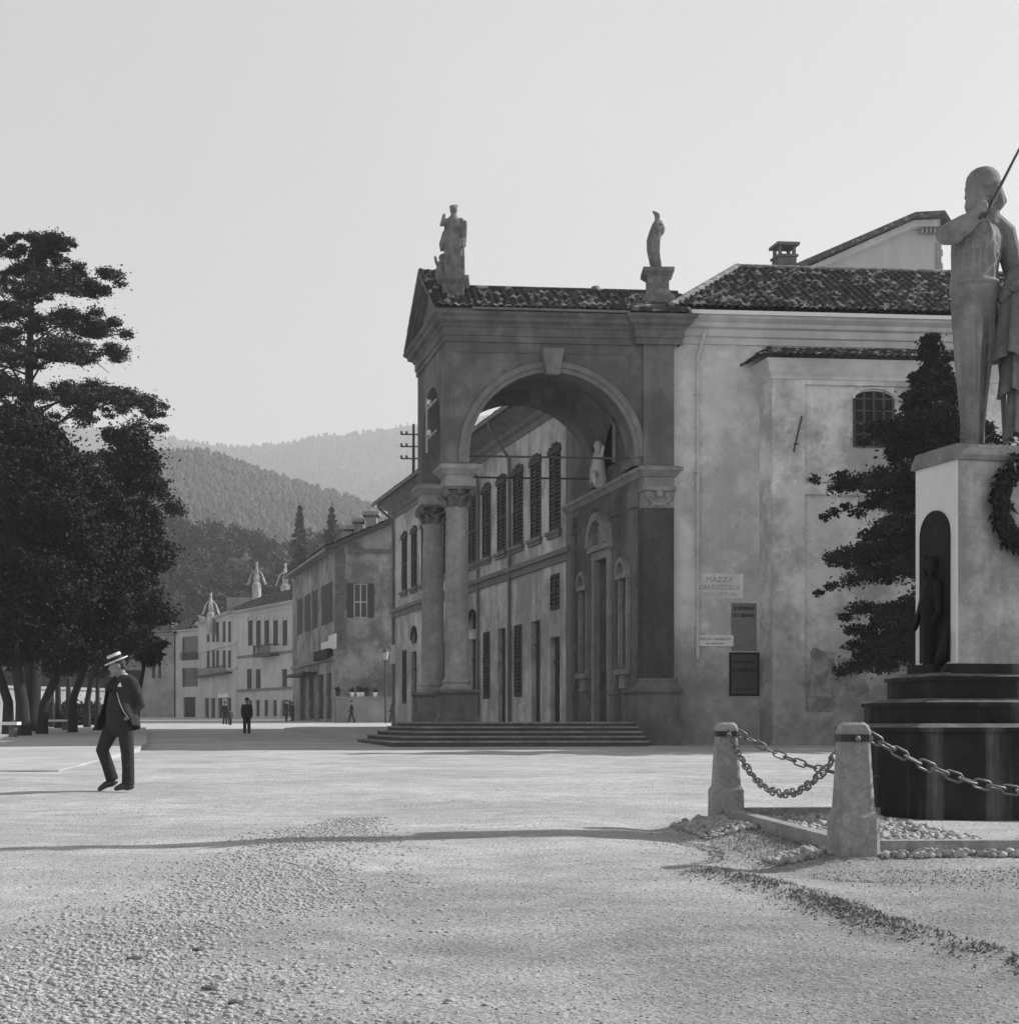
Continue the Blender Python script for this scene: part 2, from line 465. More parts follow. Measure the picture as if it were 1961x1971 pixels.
# ================================================================== world, sun, camera
SUN_AZ, SUN_EL = R(71), R(35)          # azimuth from +Y towards +X
w = bpy.data.worlds.new('World'); sc.world = w; w.use_nodes = True
nt = w.node_tree; N = nt.nodes; L = nt.links
bg = N['Background']; bg.inputs['Strength'].default_value = .105
sky = N.new('ShaderNodeTexSky'); sky.sky_type = 'NISHITA'; sky.sun_disc = False
sky.sun_elevation = SUN_EL; sky.sun_rotation = SUN_AZ
sky.air_density = 1.0; sky.dust_density = 3.0; sky.ozone_density = 1.0; sky.altitude = 450
bw = N.new('ShaderNodeRGBToBW'); L.new(sky.outputs[0], bw.inputs[0])
pw = N.new('ShaderNodeMath'); pw.operation = 'POWER'; pw.inputs[1].default_value = .2; L.new(bw.outputs[0], pw.inputs[0])
tcw = N.new('ShaderNodeTexCoord'); nz = N.new('ShaderNodeTexNoise'); nz.inputs['Scale'].default_value = 3.5; nz.inputs['Detail'].default_value = 6
L.new(tcw.outputs['Generated'], nz.inputs['Vector'])
mrw = N.new('ShaderNodeMapRange'); mrw.inputs[1].default_value = .3; mrw.inputs[2].default_value = .7; mrw.inputs[3].default_value = 3.1; mrw.inputs[4].default_value = 3.36
L.new(nz.outputs['Fac'], mrw.inputs[0])
ml = N.new('ShaderNodeMath'); ml.operation = 'MULTIPLY'; L.new(pw.outputs[0], ml.inputs[0]); L.new(mrw.outputs[0], ml.inputs[1])
sxw = N.new('ShaderNodeSeparateXYZ'); L.new(tcw.outputs['Generated'], sxw.inputs[0])
fz = N.new('ShaderNodeMapRange'); fz.interpolation_type = 'SMOOTHSTEP'; fz.inputs[1].default_value = .42; fz.inputs[2].default_value = .85; fz.inputs[3].default_value = 1.0; fz.inputs[4].default_value = .30
L.new(sxw.outputs['Z'], fz.inputs[0])
m2 = N.new('ShaderNodeMath'); m2.operation = 'MULTIPLY'; L.new(ml.outputs[0], m2.inputs[0]); L.new(fz.outputs[0], m2.inputs[1])
L.new(m2.outputs[0], bg.inputs['Color'])

sl = bpy.data.lights.new('sun', 'SUN'); sl.energy = 5.0; sl.angle = R(.55); sl.color = (1, 1, 1)
so = bpy.data.objects.new('sun', sl); COL.objects.link(so)
sdir = Vector((math.cos(SUN_EL) * math.sin(SUN_AZ), math.cos(SUN_EL) * math.cos(SUN_AZ), math.sin(SUN_EL)))
so.rotation_euler = sdir.to_track_quat('Z', 'Y').to_euler(); so.location = (60, 40, 60)

cd = bpy.data.cameras.new('camera'); co = bpy.data.objects.new('camera', cd); COL.objects.link(co)
co.location = (0, 0, HC); co.rotation_euler = (R(90), 0, 0)
cd.sensor_fit = 'HORIZONTAL'; cd.sensor_width = 36; cd.lens = 36 * F / 1961.0
cd.shift_y = (HY - 985.5) / 1961.0; cd.shift_x = 0
cd.clip_start = .1; cd.clip_end = 9000
sc.camera = co
sc.view_settings.view_transform = 'Standard'; sc.view_settings.look = 'None'
sc.view_settings.gamma = 1; sc.view_settings.exposure = .46
sc.cycles.use_denoising = True
sc.cycles.max_bounces = 6; sc.cycles.volume_bounces = 1; sc.cycles.diffuse_bounces = 4

# ================================================================== ground
B1, B2 = Vector((2.315, 9.8)), Vector((2.017, 13.56))
FU = Vector((1, .035)).normalized()
B4, B3 = B1 + FU * 2.75, B2 + FU * 2.9
def mound(x, y):
    # distance outside the fenced rectangle (left and front sides)
    t = (y - B1.y) / (B2.y - B1.y)
    xe = B1.x + (B2.x - B1.x) * t - .12
    ye = B1.y - .1 + (x - B1.x) * .035
    dl, df, db = xe - x, ye - y, y - (B2.y + .25)
    d = np.sqrt(np.maximum(dl, 0) ** 2 + np.maximum(df, 0) ** 2 * .6 + np.maximum(db, 0) ** 2)
    return d
def feat(x, y):
    d = mound(x, y)
    prof = np.interp(d, [0, .12, .45, .62, .95, 1.5, 2.2], [.07, .05, -.035, -.045, .0, .025, 0])
    side = np.clip((B1.x + 1.0 - x) / 1.2, 0, 1)           # ditch fades in front of the right rail
    front = np.interp(d, [0, .15, .9, 2], [.07, .04, 0, 0])
    h = np.where(d < 3, prof * side + front * (1 - side), 0)
    h = h + .012 * np.sin(x * 1.3 + .7 * np.sin(y * .5)) * np.sin(y * .9) + .008 * np.sin(x * 3.1 + y * 1.7)
    g = np.exp(-((y - 19.9 - .02 * x) / .16) ** 2) * np.clip((x + 1.4) / 1, 0, 1) * np.clip((6 - x) / 1, 0, 1)
    h = h - .035 * g + .03 * np.exp(-((y - 19.2 - .02 * x) / .35) ** 2) * np.clip((x + 1.4) / 1, 0, 1)
    for y0, sl, wd in ((16.6, .10, .10), (17.9, .10, .10), (21.6, -.05, .12), (23.2, -.05, .12)):
        h = h - .014 * np.exp(-((y - y0 - sl * x - .25 * np.sin(x * .3)) / wd) ** 2)
    xl = np.interp(y, [4.5, 6.7, 7.9, 9.4], [2.27, 1.80, 1.52, 1.15]); on = np.clip((9.6 - y) / .6, 0, 1) * np.clip((y - 3) / .5, 0, 1)
    h = h + on * (.026 * np.exp(-((x - xl - .05) / .12) ** 2) - .016 * np.exp(-((x - xl + .2) / .16) ** 2))
    return np.where((y > 2) & (y < 40), h, 0)
gy = np.concatenate([[-4000, -300, -60, -20, -5, 0, 1], np.arange(2, 24, .09), np.geomspace(24, 170, 150), np.geomspace(180, 6000, 30)])
gx = np.concatenate([-np.geomspace(6000, 14.5, 40), np.arange(-14, 14.01, .11), np.geomspace(14.5, 6000, 40)])
XX, YY = np.meshgrid(gx, gy)
ZZ = np.interp(YY, GD, GZ) + feat(XX, YY)
Vg = np.stack([XX, YY, ZZ], -1).reshape(-1, 3)
n1 = len(gx)
ii, jj = np.meshgrid(np.arange(len(gy) - 1), np.arange(n1 - 1), indexing='ij'); a_ = (ii * n1 + jj).ravel()
M['ground'] = mat('sandy_gravel', .53, .20, 3.2, .9, 48, rough=.95, big=.16, bigscale=.35, spec=.15, stretch=(.8, 1, 1))
def ground_speckle():
    nt = M['ground'].node_tree; N = nt.nodes; L = nt.links
    bs = N['Principled BSDF']; src = bs.inputs['Base Color'].links[0].from_socket
    tc = [n for n in N if n.type == 'TEX_COORD'][0]
    n = N.new('ShaderNodeTexNoise'); n.inputs['Scale'].default_value = 34; n.inputs['Detail'].default_value = 7; n.inputs['Roughness'].default_value = .85
    L.new(tc.outputs['Object'], n.inputs['Vector'])
    q = N.new('ShaderNodeMapRange'); q.inputs[1].default_value = .34; q.inputs[2].default_value = .60; q.inputs[3].default_value = .50; q.inputs[4].default_value = 1.22
    L.new(n.outputs['Fac'], q.inputs[0])
    k = N.new('ShaderNodeMath'); k.operation = 'MULTIPLY'; L.new(src, k.inputs[0]); L.new(q.outputs[0], k.inputs[1])
    # darker ground tone towards the monument side of the square (a patch with its own ragged outline)
    mp = N.new('ShaderNodeMapping'); mp.inputs['Location'].default_value = (-3.4, -5.2, 0); L.new(tc.outputs['Object'], mp.inputs['Vector'])
    ln = N.new('ShaderNodeVectorMath'); ln.operation = 'LENGTH'; L.new(mp.outputs[0], ln.inputs[0])
    n6 = N.new('ShaderNodeTexNoise'); n6.inputs['Scale'].default_value = .7; n6.inputs['Detail'].default_value = 8; L.new(tc.outputs['Object'], n6.inputs['Vector'])
    ad = N.new('ShaderNodeMath'); ad.operation = 'MULTIPLY_ADD'; L.new(n6.outputs['Fac'], ad.inputs[0]); ad.inputs[1].default_value = 5.0; L.new(ln.outputs['Value'], ad.inputs[2])
    q6 = N.new('ShaderNodeMapRange'); q6.inputs[1].default_value = 4.6; q6.inputs[2].default_value = 9.5; q6.inputs[3].default_value = .72; q6.inputs[4].default_value = 1.08; L.new(ad.outputs[0], q6.inputs[0])
    k2 = N.new('ShaderNodeMath'); k2.operation = 'MULTIPLY'; L.new(k.outputs[0], k2.inputs[0]); L.new(q6.outputs[0], k2.inputs[1])
    L.new(k2.outputs[0], bs.inputs['Base Color'])
ground_speckle()
structure(npmesh('ground', Vg, np.stack([a_, a_ + 1, a_ + 1 + n1, a_ + n1], 1), 'ground', smooth=True))
def gh(x, y): return gz(y) + float(feat(np.array(float(x)), np.array(float(y))))

# raised pavements with a kerb
def pavement(name, poly, h, m):
    mb = MB(); n = len(poly)
    # subdivide outline so that it follows the rising ground
    P = []
    for i in range(n):
        a, b = Vector(poly[i]), Vector(poly[(i + 1) % n])
        k = max(1, int((b - a).length / 3))
        P += [a + (b - a) * (j / k) for j in range(k)]
    me = bpy.data.meshes.new(name)
    bm = bmesh.new()
    top = [bm.verts.new((p.x, p.y, gz(p.y) + .012 + (h - .012) * min(1, max(0, (p.y - 26) / 14)) if name == 'park_pavement' else gz(p.y) + h)) for p in P]
    bot = [bm.verts.new((p.x, p.y, gz(p.y) - .15)) for p in P]
    f = bm.faces.new(top)
    for i in range(len(P)):
        j = (i + 1) % len(P); bm.faces.new((bot[i], bot[j], top[j], top[i]))
    bmesh.ops.triangulate(bm, faces=[f])
    bmesh.ops.recalc_face_normals(bm, faces=bm.faces[:])
    bm.to_mesh(me); bm.free(); me.materials.append(M[m])
    return structure(link(name, me))
M['pave'] = mat('pavement_gravel', .46, .14, 2.5, .4, 45, rough=.95, big=.12, spec=.15)
pavement('park_pavement', [(-7.9, 25.5), (-9.6, 37.5), (-11.2, 45), (-20.5, 82), (-60, 82), (-60, 25.5)], .13, 'pave')
pavement('church_pavement', [(-5.3, 52), (-12.4, 80), (-12.4, 88), (-5, 88), (-2.5, 52)], .12, 'pave')

# ================================================================== church porch
PO = Vector((-1.686, 46.5)); PU = Vector((.9962, .0872)); PV = Vector((-.2398, .9708))
def PT(a, b, z):
    q = PO + PU * a + PV * b
    return (q.x, q.y, z)
def P2(a, b):
    q = PO + PU * a + PV * b
    return (q.x, q.y)
porch = thing('church_porch', PT(2.9, 2, .2), 'open arched stone porch on steps with columns, pediment and tiled roof beside church', 'porch')
FL = .985
# steps
mb = MB(PT)
for k in range(5):
    o = .36 * k
    mb.box(-.95 - o, 5.49, -.75 - o, 5.6, (FL - .146 * (k + 1) if k < 4 else -.1), FL - .146 * k - (0 if k == 0 else .0))
    if k == 4: pass
mb.build('steps', 'step', porch)
mb = MB(PT)
for k in range(5):
    o = .36 * k; z = FL - .146 * k
    mb.box(-.97 - o, 5.49, -.78 - o, -.70 - o, z - .05, z + .004); mb.box(-.98 - o, -.90 - o, -.70 - o, 5.62, z - .05, z + .004)
ns = mb.build('lit_nosings', 'stone_mid', porch)  # paler stone strips stand for the light caught along the tread edges
# pedestals and columns
def column(a, b):
    c = PT(a, b, 0)
    g = MB(PT)
    g.box(a - .62, a + .62, b - .62, b + .62, FL - .02, FL + .16)
    g.box(a - .55, a + .55, b - .55, b + .55, FL + .16, 1.83)
    g.frustum(a - .55, a + .55, b - .55, b + .55, 1.83, a - .64, a + .64, b - .64, b + .64, 1.93)
    g.box(a - .64, a + .64, b - .64, b + .64, 1.93, 2.0)
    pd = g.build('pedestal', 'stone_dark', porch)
    s = MB(); r = .385
    s.lathe(c, [(.50, 2.0), (.52, 2.05), (.50, 2.12), (.43, 2.15), (.42, 2.2), (.46, 2.24), (.46, 2.3), (.40, 2.36), (r, 2.45), (r, 4.2), (r * .975, 5.6), (r * .93, 6.8), (r * .88, 7.72), (r * .95, 7.76), (r * .95, 7.82), (r * .86, 7.84)], 32)
    col = s.build('column', 'stone_mid', porch, 40)
    k = MB()
    k.lathe(c, [(.33, 7.82), (.34, 8.0), (.42, 8.28), (.48, 8.33)], 20)
    k.T = PT
    k.box(a - .50, a + .50, b - .50, b + .50, 8.36, 8.46)
    k.T = None
    for q in range(8):     # acanthus leaves
        th = 2 * math.pi * q / 8 + .39; dx, dy = math.cos(th), math.sin(th)
        k.tube([(c[0] + dx * .33, c[1] + dy * .33, 7.84), (c[0] + dx * .40, c[1] + dy * .40, 8.02), (c[0] + dx * .50, c[1] + dy * .50, 8.1), (c[0] + dx * .47, c[1] + dy * .47, 8.0)], [.1, .09, .06, .03], 7)
    for sx in (-1, 1):     # volutes at the corners
        for sy in (-1, 1):
            v = Vector(PT(a + sx * .42, b + sy * .42, 8.25))
            k.ell(v, (.13, .13, .14), 10, 7)
    for sx, sy in ((0, -1), (0, 1), (1, 0), (-1, 0)):
        k.ell(PT(a + sx * .42, b + sy * .42, 8.3), (.10, .10, .10), 8, 6)
        k.tube([PT(a + sx * .42 - sy * .3, b + sy * .42 + sx * .3, 8.22), PT(a + sx * .47, b + sy * .47, 8.06), PT(a + sx * .42 + sy * .3, b + sy * .42 - sx * .3, 8.22)], .04, 6)
    k.build('capital', 'stone_dark', porch, 50)
    e = MB(PT)
    e.box(a - .43, a + .43, b - .43, b + .43, 8.46, 8.82)
    e.frustum(a - .46, a + .46, b - .46, b + .46, 8.82, a - .62, a + .62, b - .62, b + .62, 9.0)
    e.box(a - .64, a + .64, b - .64, b + .64, 9.0, 9.12)
    e.frustum(a - .64, a + .64, b - .64, b + .64, 9.12, a - .44, a + .44, b - .44, b + .44, 9.2)
    e.build('impost_block', 'stone_mid', porch)
column(0, 0); column(0, 4.07)
# arch walls (front, back, left)
ZT = 13.06; YF, YB = -.44, 4.51
mb = MB(PT)
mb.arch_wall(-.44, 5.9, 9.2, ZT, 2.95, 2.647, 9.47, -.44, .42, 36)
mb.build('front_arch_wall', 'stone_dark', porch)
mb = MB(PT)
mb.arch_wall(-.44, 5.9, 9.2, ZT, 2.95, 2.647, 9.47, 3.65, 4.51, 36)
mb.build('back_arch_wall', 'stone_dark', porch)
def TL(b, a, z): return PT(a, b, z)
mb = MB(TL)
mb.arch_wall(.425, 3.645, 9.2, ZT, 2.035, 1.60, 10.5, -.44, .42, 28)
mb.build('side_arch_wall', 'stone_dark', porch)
# archivolts + panel frames + keystone
mb = MB(PT)
mb.arc_band(2.95, 9.47, 2.647, 2.80, -.50, -.43, 40)
mb.arc_band(2.95, 9.47, 2.80, 2.98, -.55, -.43, 40)
mb.box(-.03 + .0, .303, -.50, -.43, 9.2, 9.47)
mb.build('archivolt', 'arch_stone', porch, 40)
mb = MB(PT)
mb.prism([(2.72, 12.02), (3.14, 12.02), (3.28, 12.85), (2.58, 12.85)], -.66, -.42)
mb.build('keystone', 'arch_stone', porch)
mb = MB(PT)                       # thin raised frame lines of the spandrels
for (x0, x1, z0, z1) in ((-.3, 2.4, 12.72, 12.78), (3.45, 5.5, 12.72, 12.78), (-.3, -.24, 10.0, 12.72), (5.44, 5.5, 11.6, 12.72)):
    mb.box(x0, x1, -.47, -.43, z0, z1)
mb.build('spandrel_frame', 'stone_dark', porch)
# upper pier on the right with its entablature block; lower pilaster
mb = MB(PT)
mb.box(5.6, 5.9, -.43, .95, 9.2, 9.47)
mb.box(5.84, 6.82, -.62, .3, 9.17, ZT)
mb.build('upper_pier', 'stone_dark', porch)
mb = MB(PT)
mb.box(5.5, 7.02, -.95, .6, .0, FL + .08)
mb.box(5.62, 6.92, -.84, .6, FL + .08, 1.85)
mb.frustum(5.62, 6.92, -.84, .6, 1.85, 5.54, 7.0, -.92, .6, 1.95)
mb.box(5.54, 7.0, -.92, .6, 1.95, 2.05)
mb.frustum(5.60, 6.94, -.86, .6, 2.05, 5.74, 6.88, -.76, .6, 2.28)
mb.box(5.74, 6.9, -.78, .6, 2.28, 2.38)
mb.build('pilaster_pedestal', 'stone_dark', porch)
mb = MB(PT); mb.box(5.82, 6.8, -.68, .3, 2.38, 7.82); mb.build('pilaster', 'stone_darker', porch)
mb = MB(PT)
mb.box(5.83, 6.8, -.68, .3, 7.82, 8.5)
mb.box(5.76, 6.86, -.76, .3, 8.36, 8.5)
for sx in (5.98, 6.64):
    mb.ell((sx, -.72, 8.2), (.16, .1, .15), 12, 8)
    mb.ell((sx, -.8, 8.2), (.07, .06, .07), 8, 6)
mb.tube([(5.98, -.74, 8.08), (6.15, -.74, 7.96), (6.31, -.76, 7.9), (6.48, -.74, 7.96), (6.64, -.74, 8.08)], .05, 6)
for q in range(5): mb.ell((5.93 + .19 * q, -.7, 7.93), (.08, .06, .1), 8, 6)
mb.ell((6.31, -.75, 8.25), (.12, .08, .12), 10, 6)
mb.build('pilaster_capital', 'stone_mid', porch, 50)
# impost cornice: round the pier and along the church facade
prof_imp = [(0, 8.82), (.04, 8.82), (.16, 9.0), (.20, 9.0), (.20, 9.12), (.0, 9.18)]
mb = MB(); mb.sweep([P2(5.83, 8.2), P2(5.83, -.66), P2(6.84, -.66), P2(6.84, -.2)][::-1], [(-o, z) for o, z in prof_imp])
mb.build('impost_cornice', 'stone_mid', porch)
mb = MB(PT); mb.box(5.84, 6.82, -.65, .3, 8.5, 8.82); mb.build('impost_frieze', 'stone_mid', porch)
# entablature
prof_ent = [(0, ZT - .02), (.05, ZT - .02), (.05, ZT + .16), (.09, ZT + .18), (.09, ZT + .42), (.14, ZT + .46), (.16, ZT + .52), (.30, ZT + .60), (.32, ZT + .70), (.42, ZT + .78), (.44, ZT + .86), (0, ZT + .90)]
pth = [P2(5.2, YB), P2(-.44, YB), P2(-.44, -.44), P2(5.62, -.44), P2(5.62, -.66), P2(7.02, -.66), P2(7.02, -.3)]
mb = MB(); mb.sweep(pth[::-1], [(-o, z) for o, z in prof_ent]); mb.build('entablature', 'stone_dark', porch)
mb = MB(PT); mb.box(-.42, 5.9, -.42, YB - .02, ZT - .01, ZT + .55); mb.build('ceiling_slab', 'stone_dark', porch)
# sail vault inside
nv = 18; P = []; fs = []
a0, a1, b0, b1 = .42, 5.83, .42, 3.65
rd2 = ((a1 - a0) / 2) ** 2 + ((b1 - b0) / 2) ** 2
for i in range(nv + 1):
    for j in range(nv + 1):
        a = a0 + (a1 - a0) * i / nv; b = b0 + (b1 - b0) * j / nv
        h = math.sqrt(max(0, rd2 * 1.02 - (a - (a0 + a1) / 2) ** 2 - (b - (b0 + b1) / 2) ** 2))
        P.append((a, b, 9.55 + h * 1.06))
for i in range(nv):
    for j in range(nv):
        k = i * (nv + 1) + j; fs.append((k, k + 1, k + nv + 2, k + nv + 1))
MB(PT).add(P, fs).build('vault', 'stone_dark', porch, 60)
# tie rods
for b, z in ((-.0, 9.5), (4.07, 9.5)):
    MB(PT).tube([(-.1, b, z), (5.9, b, z)], .035, 6).build('tie_rod', 'iron', porch)
MB(PT).tube([(0, 0, 9.5), (0, 4.07, 9.5)], .035, 6).build('tie_rod', 'iron', porch)
# telephone-wire bracket in the side arch
mb = MB(TL)
mb.box(1.97, 2.04, -.62, -.56, 9.95, 11.75)
for z in (11.35, 10.35): mb.box(.38, 1.97, -.60, -.56, z, z + .05)
wb = mb.build('wire_bracket', 'garden_wall', porch)
for z in (11.45, 10.45): MB().lathe(PT(-.58, 1.6, 0), [(.03, z), (.07, z + .04), (.07, z + .14), (.03, z + .18)], 10).build('insulator', 'white', wb)
# pediment on the left end
AP = 15.95; BE = (-.88, 4.95); BM = 2.035
mb = MB(TL)
mb.prism([(BE[0] + .35, ZT + .9), (BE[1] - .35, ZT + .9), (BM, AP - .38)], -.44, .35)
mb.build('tympanum', 'stone_dark', porch)
mb = MB(TL)
def rake(y0, y1, d0, d1, mbx):
    for s in (0, 1):
        k = max(0, -d0 - .06) / (AP - ZT - .84); zb_ = ZT + .84 + (AP - ZT - .84) * k
        e = BE[s] + (BM - BE[s]) * k
        mbx.add([(e, y0, zb_ + d0), (BM, y0, AP + d0), (BM, y0, AP + d1), (e, y0, zb_ + d1), (e, y1, zb_ + d0), (BM, y1, AP + d0), (BM, y1, AP + d1), (e, y1, zb_ + d1)],
                [(0, 1, 2, 3), (7, 6, 5, 4), (0, 4, 5, 1), (3, 2, 6, 7), (0, 3, 7, 4), (1, 5, 6, 2)])
rake(-.86, .36, -.08, .06, mb); rake(-.72, .36, -.22, -.08, mb); rake(-.6, .36, -.36, -.22, mb)
mb.build('raking_cornice', 'stone_dark', porch)
mb = MB(PT); mb.box(.1, .36, -.5, 4.5, ZT + .9, ZT + 1.0)
# roof planes
EZ = ZT + .93
def rp(a, b, z): return Vector(PT(a, b, z))
RZ = 15.42
tile_roof('porch_roof', rp(.36, -.86, EZ), rp(8.3, -.86, EZ), rp(8.3, BM, RZ), rp(.36, BM, RZ), porch)
tile_roof('porch_roof', rp(8.3, 4.95, EZ), rp(.36, 4.95, EZ), rp(.36, BM, RZ), rp(8.3, BM, RZ), porch)
tile_roof('pediment_roof', rp(-.86, -.9, ZT + .92), rp(.40, -.9, ZT + .92), rp(.40, BM, AP + .07), rp(-.86, BM, AP + .07), porch)
tile_roof('pediment_roof', rp(.40, 4.97, ZT + .92), rp(-.86, 4.97, ZT + .92), rp(-.86, BM, AP + .07), rp(.40, BM, AP + .07), porch)
mb = MB(PT)
mb.add([(.39, -.8, ZT + .9), (.39, BM, RZ - .1), (.39, 4.9, ZT + .9), (.39, BM, AP)], [(0, 1, 3), (1, 2, 3)])
for i in range(24):
    b = .42 + i * .22
mb.build('roof_step_wall', 'stone_dark', porch)
ridge = MB()
for i in range(31): ridge.tube([PT(.4 + i * .24, BM, RZ + .05), PT(.4 + i * .24 + .28, BM, RZ + .03)], [.11, .13], 8)
ridge.build('ridge_tiles', 'tile', porch, 60)
mb = MB(); mb.sweep([P2(.3, -.9), P2(5.3, -.9)], [(-.0, EZ - .05), (.09, EZ - .05), (.09, EZ + .02), (0, EZ + .02)])
mb.build('gutter', 'arch_stone', porch)
mb = MB(PT); mb.box(5.3, 7.2, -1.08, 0.1, EZ - .0, EZ + .12); mb.frustum(5.3, 7.2, -1.08, .6, EZ + .12, 5.9, 6.7, -.2, .6, EZ + .75)
mb.build('pier_roof', 'tile', porch)

# ================================================================== church hall (right) with facade behind the porch
hall = thing('church_hall', PT(12, 3, .2), 'pale plastered church nave with hipped tile roof right of the porch', 'church')
HB = -.36                                         # front wall plane
HP = Plane(P2(0, HB), PU)
fx = lambda X: HP.t(X)
mb = MB(PT)
mb.add([(6.8, HB, -.2), (24, HB, -.2), (24, HB, 14.2), (6.8, HB, 14.2)], [(0, 1, 2, 3)])
mb.add([(24, HB, -.2), (24, 8.3, -.2), (24, 8.3, 14.2), (24, HB, 14.2)], [(0, 1, 2, 3)])
mb.add([(24, 8.3, -.2), (5.83, 8.3, -.2), (5.83, 8.3, 14.2), (24, 8.3, 14.2)], [(0, 1, 2, 3)])
mb.build('nave_wall', 'plaster', hall)
mb = MB(TL)          # facade wall behind the porch; TL(b, a, z)
FA = 5.83
wall_holes(MB(), 0, 1, 0, 1, [])
fw = MB(lambda b, a, z: PT(FA - a, b, z))
portal = (2.55, 4.0, FL, 6.6); lun = (2.1, 4.3, 9.75, 12.0)
wall_holes(fw, -.3, 8.3, -.2, 14.2, [portal, lun, (.75, 1.45, 2.9, 5.7), (5.3, 6.0, 2.9, 5.7)], 0., .35)
fw.build('facade_wall', 'stone_dark', hall)
FT = lambda b, a, z: PT(FA - a, b, z)
mb = MB(FT)
for b0, b1 in ((2.28, 2.55), (4.0, 4.27)): mb.box(b0, b1, 0, .22, FL, 6.6)
mb.box(2.28, 4.27, 0, .22, 6.6, 6.9); mb.box(2.1, 4.45, 0, .34, 6.9, 7.1)
mb.arc_band(3.275, 7.1, .82, 1.12, 0, .42, 20)
mb.box(2.9, 3.65, 0, .2, 7.15, 7.8)
mb.build('portal_frame', 'stone_mid', hall)
MB(FT).box(2.55, 4.0, -.32, -.26, FL, 6.6).build('door', 'wood', hall)
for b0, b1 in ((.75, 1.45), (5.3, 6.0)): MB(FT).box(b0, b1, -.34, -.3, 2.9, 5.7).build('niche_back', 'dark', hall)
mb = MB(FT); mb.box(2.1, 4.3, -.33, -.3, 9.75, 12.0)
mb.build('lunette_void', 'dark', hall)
for bc in (1.1, 5.65):
    mb = MB(FT)
    mb.box(bc - .45, bc - .35, 0, .14, 2.7, 5.75); mb.box(bc + .35, bc + .45, 0, .14, 2.7, 5.75)
    mb.box(bc - .52, bc + .52, 0, .26, 2.55, 2.72); mb.box(bc - .52, bc + .52, 0, .22, 5.72, 5.9)
    mb.arc_band(bc, 5.9, .36, .52, 0, .24, 14)
    mb.box(bc - .3, bc + .3, 0, .16, 2.1, 2.55)
    mb.build('niche_frame', 'stone_mid', hall)
mb = MB(FT)
for bc in (.1, 2.0, 4.6, 7.0):
    mb.box(bc - .3, bc + .3, 0, .2, FL - .1, 2.0); mb.box(bc - .22, bc + .22, 0, .13, 2.0, 7.9); mb.box(bc - .3, bc + .3, 0, .2, 7.9, 8.5)
    mb.box(bc - .34, bc + .34, 0, .24, 1.9, 2.05); mb.box(bc - .28, bc + .28, 0, .2, 2.05, 2.3)
mb.build('facade_pilasters', 'stone_dark', hall)
mb = MB(FT)
mb.tube([(2.1, .08, 9.75), (2.1, .08, 11), (3.2, .08, 12.0), (4.3, .08, 11), (4.3, .08, 9.75)], .08, 6)
mb.build('lunette_frame', 'stone_mid', hall)
# pale carved figure over the facade cornice
g = MB(); C_ = lambda b, a, z: Vector(FT(b, a, z))
g.tube([C_(3.2, .25, 9.3), C_(3.2, .3, 9.7), C_(3.2, .28, 10.2)], [.28, .26, .2], 10, rnd=True); g.ell(C_(3.15, .32, 10.5), (.16, .16, .19), 10, 8)
g.tube([C_(3.0, .3, 10.15), C_(2.5, .4, 10.0), C_(2.2, .42, 10.3)], [.1, .08, .06], 8, rnd=True); g.tube([C_(3.4, .3, 10.1), C_(3.75, .35, 9.8), C_(3.9, .35, 9.35)], [.1, .08, .06], 8, rnd=True)
g.tube([C_(3.1, .4, 9.5), C_(2.8, .6, 9.45), C_(2.7, .55, 9.15)], [.14, .12, .08], 8, rnd=True)
cf = g.build('carved_figure', 'cornice', hall); remesh(cf, .04, 1)
# cornice of the nave
prof_h = [(0, 13.15), (.05, 13.15), (.06, 13.36), (.12, 13.40), (.12, 13.62), (.22, 13.68), (.24, 13.80), (.40, 13.92), (.42, 14.08), (0, 14.12)]
mb = MB(); mb.sweep([P2(7.02, HB), P2(24, HB)], prof_h); mb.build('cornice', 'cornice', hall)
mb = MB(); mb.sweep([P2(7.3, HB - .43), P2(24, HB - .43)], [(0, 14.0), (.11, 14.0), (.12, 14.12), (0, 14.12)]); mb.build('gutter', 'white', hall)
# roof: front plane, left hip, back plane
e0, e1 = rp(6.6, -.95, 14.16), rp(24.4, -.95, 14.16); q0, q1 = rp(10.7, 3.95, 17.0), rp(24.4, 3.95, 17.0)
b0_, b1_ = rp(6.6, 8.8, 14.16), rp(24.4, 8.8, 14.16)
tile_roof('nave_roof', e0, e1, q1, q0, hall)
tile_roof('nave_roof', b0_, e0, q0, q0, hall)
tile_roof('nave_roof', b1_, b0_, q0, q1, hall)
hr = MB()
def ridge_line(mb, p, q, r=.12, step=.3):
    p, q = Vector(p), Vector(q); n = int((q - p).length / step)
    for i in range(n):
        a = p.lerp(q, i / n); b = p.lerp(q, (i + 1.15) / n)
        mb.tube([a + Vector((0, 0, .05)), b + Vector((0, 0, .02))], [r * .85, r], 8)
ridge_line(hr, e0, q0, .14); ridge_line(hr, q0, q1); ridge_line(hr, b0_, q0)
M['tile_pale'] = tile_mat('pale_ridge_tile', .16, .28, .42)
hr.build('hip_tiles', 'tile_pale', hall, 60)
